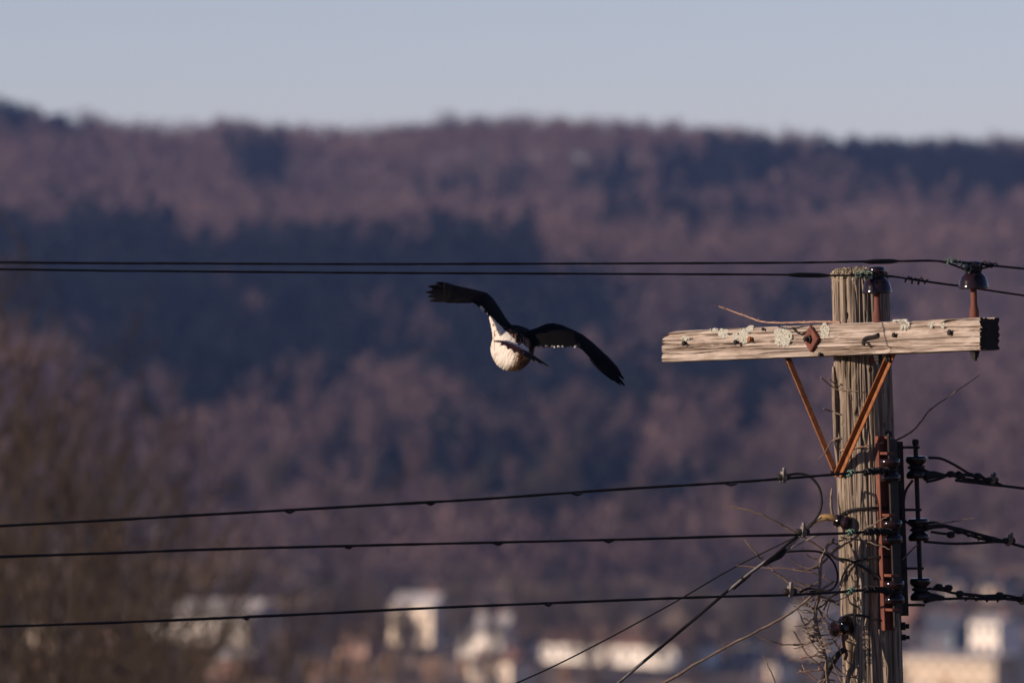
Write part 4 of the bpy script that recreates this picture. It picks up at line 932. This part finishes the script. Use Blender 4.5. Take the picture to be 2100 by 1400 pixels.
def wing(st, nc=8):
    """loft of chord stations: leading edge, trailing edge, thickness"""
    vs_ = []; fs_ = []; m = 2 * nc
    for le, te, tk in st:
        a, b = B(*le), B(*te); n = (b - a).cross(Vector((1, 0, 0))); n = n.normalized() if n.length > 1e-6 else Vector((0, 0, 1))
        if n.z < 0: n = -n
        up, dn = [], []
        for k in range(nc):
            t = k / (nc - 1); th = tk * (math.sin(math.pi * min(t * 1.6 + .12, 1) ** .8) * .5 + .42) * (1 - .35 * t); camb = math.sin(math.pi * t) * .022
            c = a.lerp(b, t) + n * camb; up.append(c + n * th); dn.append(c - n * th)
        vs_ += up + dn[::-1]
    for i in range(len(st) - 1):
        for k in range(m): fs_.append((i * m + k, i * m + (k + 1) % m, (i + 1) * m + (k + 1) % m, (i + 1) * m + k))
    fs_ += [tuple(range(m))[::-1], tuple((len(st) - 1) * m + k for k in range(m))]
    hk.add(vs_, fs_)
def feather(a, b, w, n):
    """flat blade from a to b"""
    t = (b - a).normalized(); s = t.cross(n).normalized(); nn2 = s.cross(t).normalized(); L = (b - a).length; vs_ = []; fs_ = []
    prof = [(0, .8), (.35, 1), (.6, .95), (.8, .7), (.94, .34), (1, .08)]
    for f_, ww in prof:
        c = a + t * L * f_
        for x, z in ((-1, 0), (0, .0036), (1, 0), (0, -.0036)): vs_.append(c + s * w * ww * x + nn2 * z)
    for i in range(len(prof) - 1):
        for k in range(4): fs_.append((i * 4 + k, i * 4 + (k + 1) % 4, (i + 1) * 4 + (k + 1) % 4, (i + 1) * 4 + k))
    fs_ += [(3, 2, 1, 0), tuple((len(prof) - 1) * 4 + k for k in range(4))]
    hk.add(vs_, fs_)
LW = [((1066, 696, .12), (1036, 712, -.05), .030), ((1048, 677, .13), (1020, 682, -.05), .024), ((1040, 664, .14), (1013, 662, -.05), .018), ((1029, 644, .15), (1004, 645, -.055), .014), ((1014, 621, .16), (992, 629, -.06), .012), ((1003, 610, .165), (982, 623, -.07), .011),
      ((986, 605, .165), (966, 619, -.08), .010), ((958, 597, .14), (945, 617, -.09), .009), ((930, 589, .11), (925, 616, -.10), .008), ((912, 586, .08), (908, 613, -.09), .006)]
RW = [((1062, 694, .12), (1078, 726, -.04), .030), ((1084, 689, .14), (1090, 712, -.04), .022), ((1100, 681, .155), (1102, 708, -.05), .016), ((1118, 669, .17), (1120, 710, -.06), .013), ((1134, 666, .18), (1142, 711, -.065), .012), ((1152, 671, .18), (1162, 710, -.065), .011),
      ((1172, 681, .175), (1182, 710, -.06), .010), ((1195, 692, .165), (1194, 717, -.06), .010), ((1216, 707, .14), (1208, 732, -.07), .009), ((1236, 724, .11), (1226, 752, -.08), .008), ((1252, 740, .07), (1243, 766, -.09), .006), ((1262, 754, .04), (1256, 771, -.06), .004)]
wing(LW); wing(RW)
up_l = Vector((.1, -.5, .8)); up_r = Vector((.5, -.5, .65))
for a, b, w in (((935, 590, .07), (895, 580, .02), .020), ((930, 596, .03), (877, 587, -.01), .018), ((928, 602, -.01), (872, 599, -.04), .017), ((926, 607, -.05), (876, 608, -.07), .014), ((925, 612, -.09), (880, 617, -.10), .013), ((945, 616, -.09), (908, 618, -.115), .014), ((968, 616, -.08), (935, 619, -.11), .014)):
    feather(B(*a), B(*b), w * 1.55, up_l)
for a, b, w in (((1238, 727, .07), (1274, 768, .02), .016), ((1236, 733, .03), (1280, 778, -.01), .015), ((1234, 740, -.01), (1282, 792, -.04), .015), ((1232, 746, -.04), (1273, 790, -.07), .014), ((1228, 750, -.07), (1259, 781, -.09), .014), ((1212, 736, -.06), (1244, 770, -.09), .014)):
    feather(B(*a), B(*b), w * 1.3, up_r)
for k in range(9):                                      # secondaries along the trailing edges
    t = k / 8; a = (1100 + 82 * t, 700, -.01); b = (1106 + 84 * t, 711.5 + (1.5 if k % 2 else 0), -.078); feather(B(*a), B(*b), .013, Vector((0, -.4, 1)))
for k in range(7):
    t = k / 6; a = (1012 - 30 * t, 650 - 36 * t, -.01); b = (1006 - 32 * t, 650 - 27 * t, -.075); feather(B(*a), B(*b), .012, Vector((.6, -.3, .7)))
# tail: closed fan held on a slant, seen almost edge on
for k in range(9):
    t = k / 8; tip = B(1013 + 112 * t, 699.5 + 52 * t + 4 * math.sin(math.pi * t), -.30 - .02 * math.sin(math.pi * t)); root = B(1044 + 34 * t, 701 + 18 * t - 7 * math.sin(math.pi * t), -.05)
    feather(root, tip, .013 + .008 * math.sin(math.pi * t), Vector((.42, -.10, .9)))
bmx = bmesh.new(); tmp = bpy.data.meshes.new('tmp'); tmp.from_pydata([tuple(v) for v in hk.v], [], hk.f); bmx.from_mesh(tmp); bmesh.ops.recalc_face_normals(bmx, faces=bmx.faces)
bmesh.ops.triangulate(bmx, faces=[f for f in bmx.faces if len(f.verts) > 4]); bmx.to_mesh(tmp); bmx.free()
tob = bpy.data.objects.new('tmp', tmp); COL.objects.link(tob)
rm = tob.modifiers.new('r', 'REMESH'); rm.mode = 'VOXEL'; rm.voxel_size = 0.0030; rm.use_smooth_shade = True
sm = tob.modifiers.new('s', 'SMOOTH'); sm.factor = 0.5; sm.iterations = 2
dg = bpy.context.evaluated_depsgraph_get(); hme = bpy.data.meshes.new_from_object(tob.evaluated_get(dg)); bpy.data.objects.remove(tob)
co = np.empty(len(hme.vertices) * 3); hme.vertices.foreach_get('co', co); co = co.reshape(-1, 3)
nrm = np.empty(len(hme.vertices) * 3); hme.vertices.foreach_get('normal', nrm); nrm = nrm.reshape(-1, 3)
u = 1050 + F * co[:, 0] / co[:, 1]; v = 700 - F * (co[:, 2] - ZC) / co[:, 1]; dd = co[:, 1] - BD
colr = np.tile(np.array([0.007, 0.006, 0.0065]), (len(co), 1))
upc = (u - 1050) * .425 - (v - 714) * .905; acr = (u - 1050) * .905 + (v - 714) * .425     # across the back, along the tail line
n1 = vn(u / 3.0, v / 3.0 + dd * 150, 91); n2 = vn(acr / 5.0 + 9, upc / 12.0 + dd * 10, 92)
body = ((u - 1050) ** 2 + (v - 714) ** 2 < 50 ** 2) & (dd > -.158)
flank = (u > 1003) & (u < 1056) & (v > 646) & (v < 710) & (v > 652 + (u - 1010) * .943 + 5 * (n2 - .5)) & (dd < .08)
white = (body & (upc < 16 + 12 * (n2 - .5) - np.clip(acr - 22, 0, 60) * .7)) | flank
colr[white] = np.array([0.60, 0.54, 0.47]); colr[white & (vn(acr / 2.2, upc / 5 + dd * 40, 96) > .62)] = np.array([0.52, 0.45, 0.37])
buff = white & (v > 722) & (acr + 22 * (n1 - .5) > 16); colr[buff] = np.array([0.40, 0.27, 0.16]); colr[buff & (acr + 16 * (n1 - .5) > 30)] = np.array([0.07, 0.045, 0.03])
speck = white & (u < 1018) & (n1 > .80); colr[speck] = np.array([0.22, 0.13, 0.08])
back = body & ~white & (n1 > .66) & (upc < 34); colr[back] = np.array([0.22, 0.12, 0.08])
tail = dd < -.155; colr[tail] = np.array([0.26, 0.075, 0.045]); colr[tail & (n1 > .78)] = np.array([0.40, 0.20, 0.14])
colr[(dd < -.30)] = np.array([0.03, 0.018, 0.015]); colr[tail & (acr > 22 + 14 * (n2 - .5))] = np.array([0.025, 0.016, 0.014]); colr[tail & (nrm[:, 2] < -.3) & (acr < 0)] = np.array([0.45, 0.36, 0.28])
tips = (u > 1090) & (u < 1182) & (v > 708.5) & (dd < -.05) & (dd > -.11) & (n1 > .60); colr[tips] = np.array([0.72, 0.66, 0.58])
tl = (u < 1014) & (u > 985) & (v > 617) & (dd < -.06) & (n1 > .72); colr[tl] = np.array([0.6, 0.5, 0.4])
at = hme.attributes.new('plumage', 'FLOAT_COLOR', 'POINT'); at.data.foreach_set('color', np.concatenate([colr, np.ones((len(co), 1))], 1).ravel())
fl = white.astype(float) * (vn(acr / 2.0, upc / 9.0 + dd * 30, 95) - .5) * .0028
loc = B(1050, 714); co2 = co + nrm * fl[:, None] - np.array(loc); hme.vertices.foreach_set('co', co2.ravel()); hme.update()
hm = attr_mat('hawk_plumage')
hme.materials.clear(); ho = link_mesh('hawk', hme, hm); ho.location = loc
setp(ho, 'dark-winged hawk with white belly flying away, wings spread below the upper lines', 'bird')
print('hawk verts', len(co))

# ------------------------------------------------------------------ haze over the valley
hz = MB().box((0, 2750, ZC + 0), (2650, 0, 0), (0, 3200, 0), (0, 0, 1))
zlo, zhi = float(gz.min()) - 1.0, float(max(gz.max(), ZC + 40)) + 25.0
hz = MB().box((0, 2800, (zlo + zhi) / 2), (2700, 0, 0), (0, 3300, 0), (0, 0, (zhi - zlo) / 2))
hm_ = bpy.data.materials.new('haze_air'); hm_.use_nodes = True; N = hm_.node_tree.nodes; L = hm_.node_tree.links
N.remove(N['Principled BSDF']); pv_ = N.new('ShaderNodeVolumePrincipled'); pv_.inputs['Color'].default_value = (0.30, 0.45, 1.0, 1); pv_.inputs['Density'].default_value = 0.000065; pv_.inputs['Anisotropy'].default_value = 0.0
L.new(pv_.outputs[0], N['Material Output'].inputs['Volume'])
hzo = hz.build('haze', hm_, None, False); setp(hzo, 'thin blue haze filling the valley air', 'haze', kind='stuff')
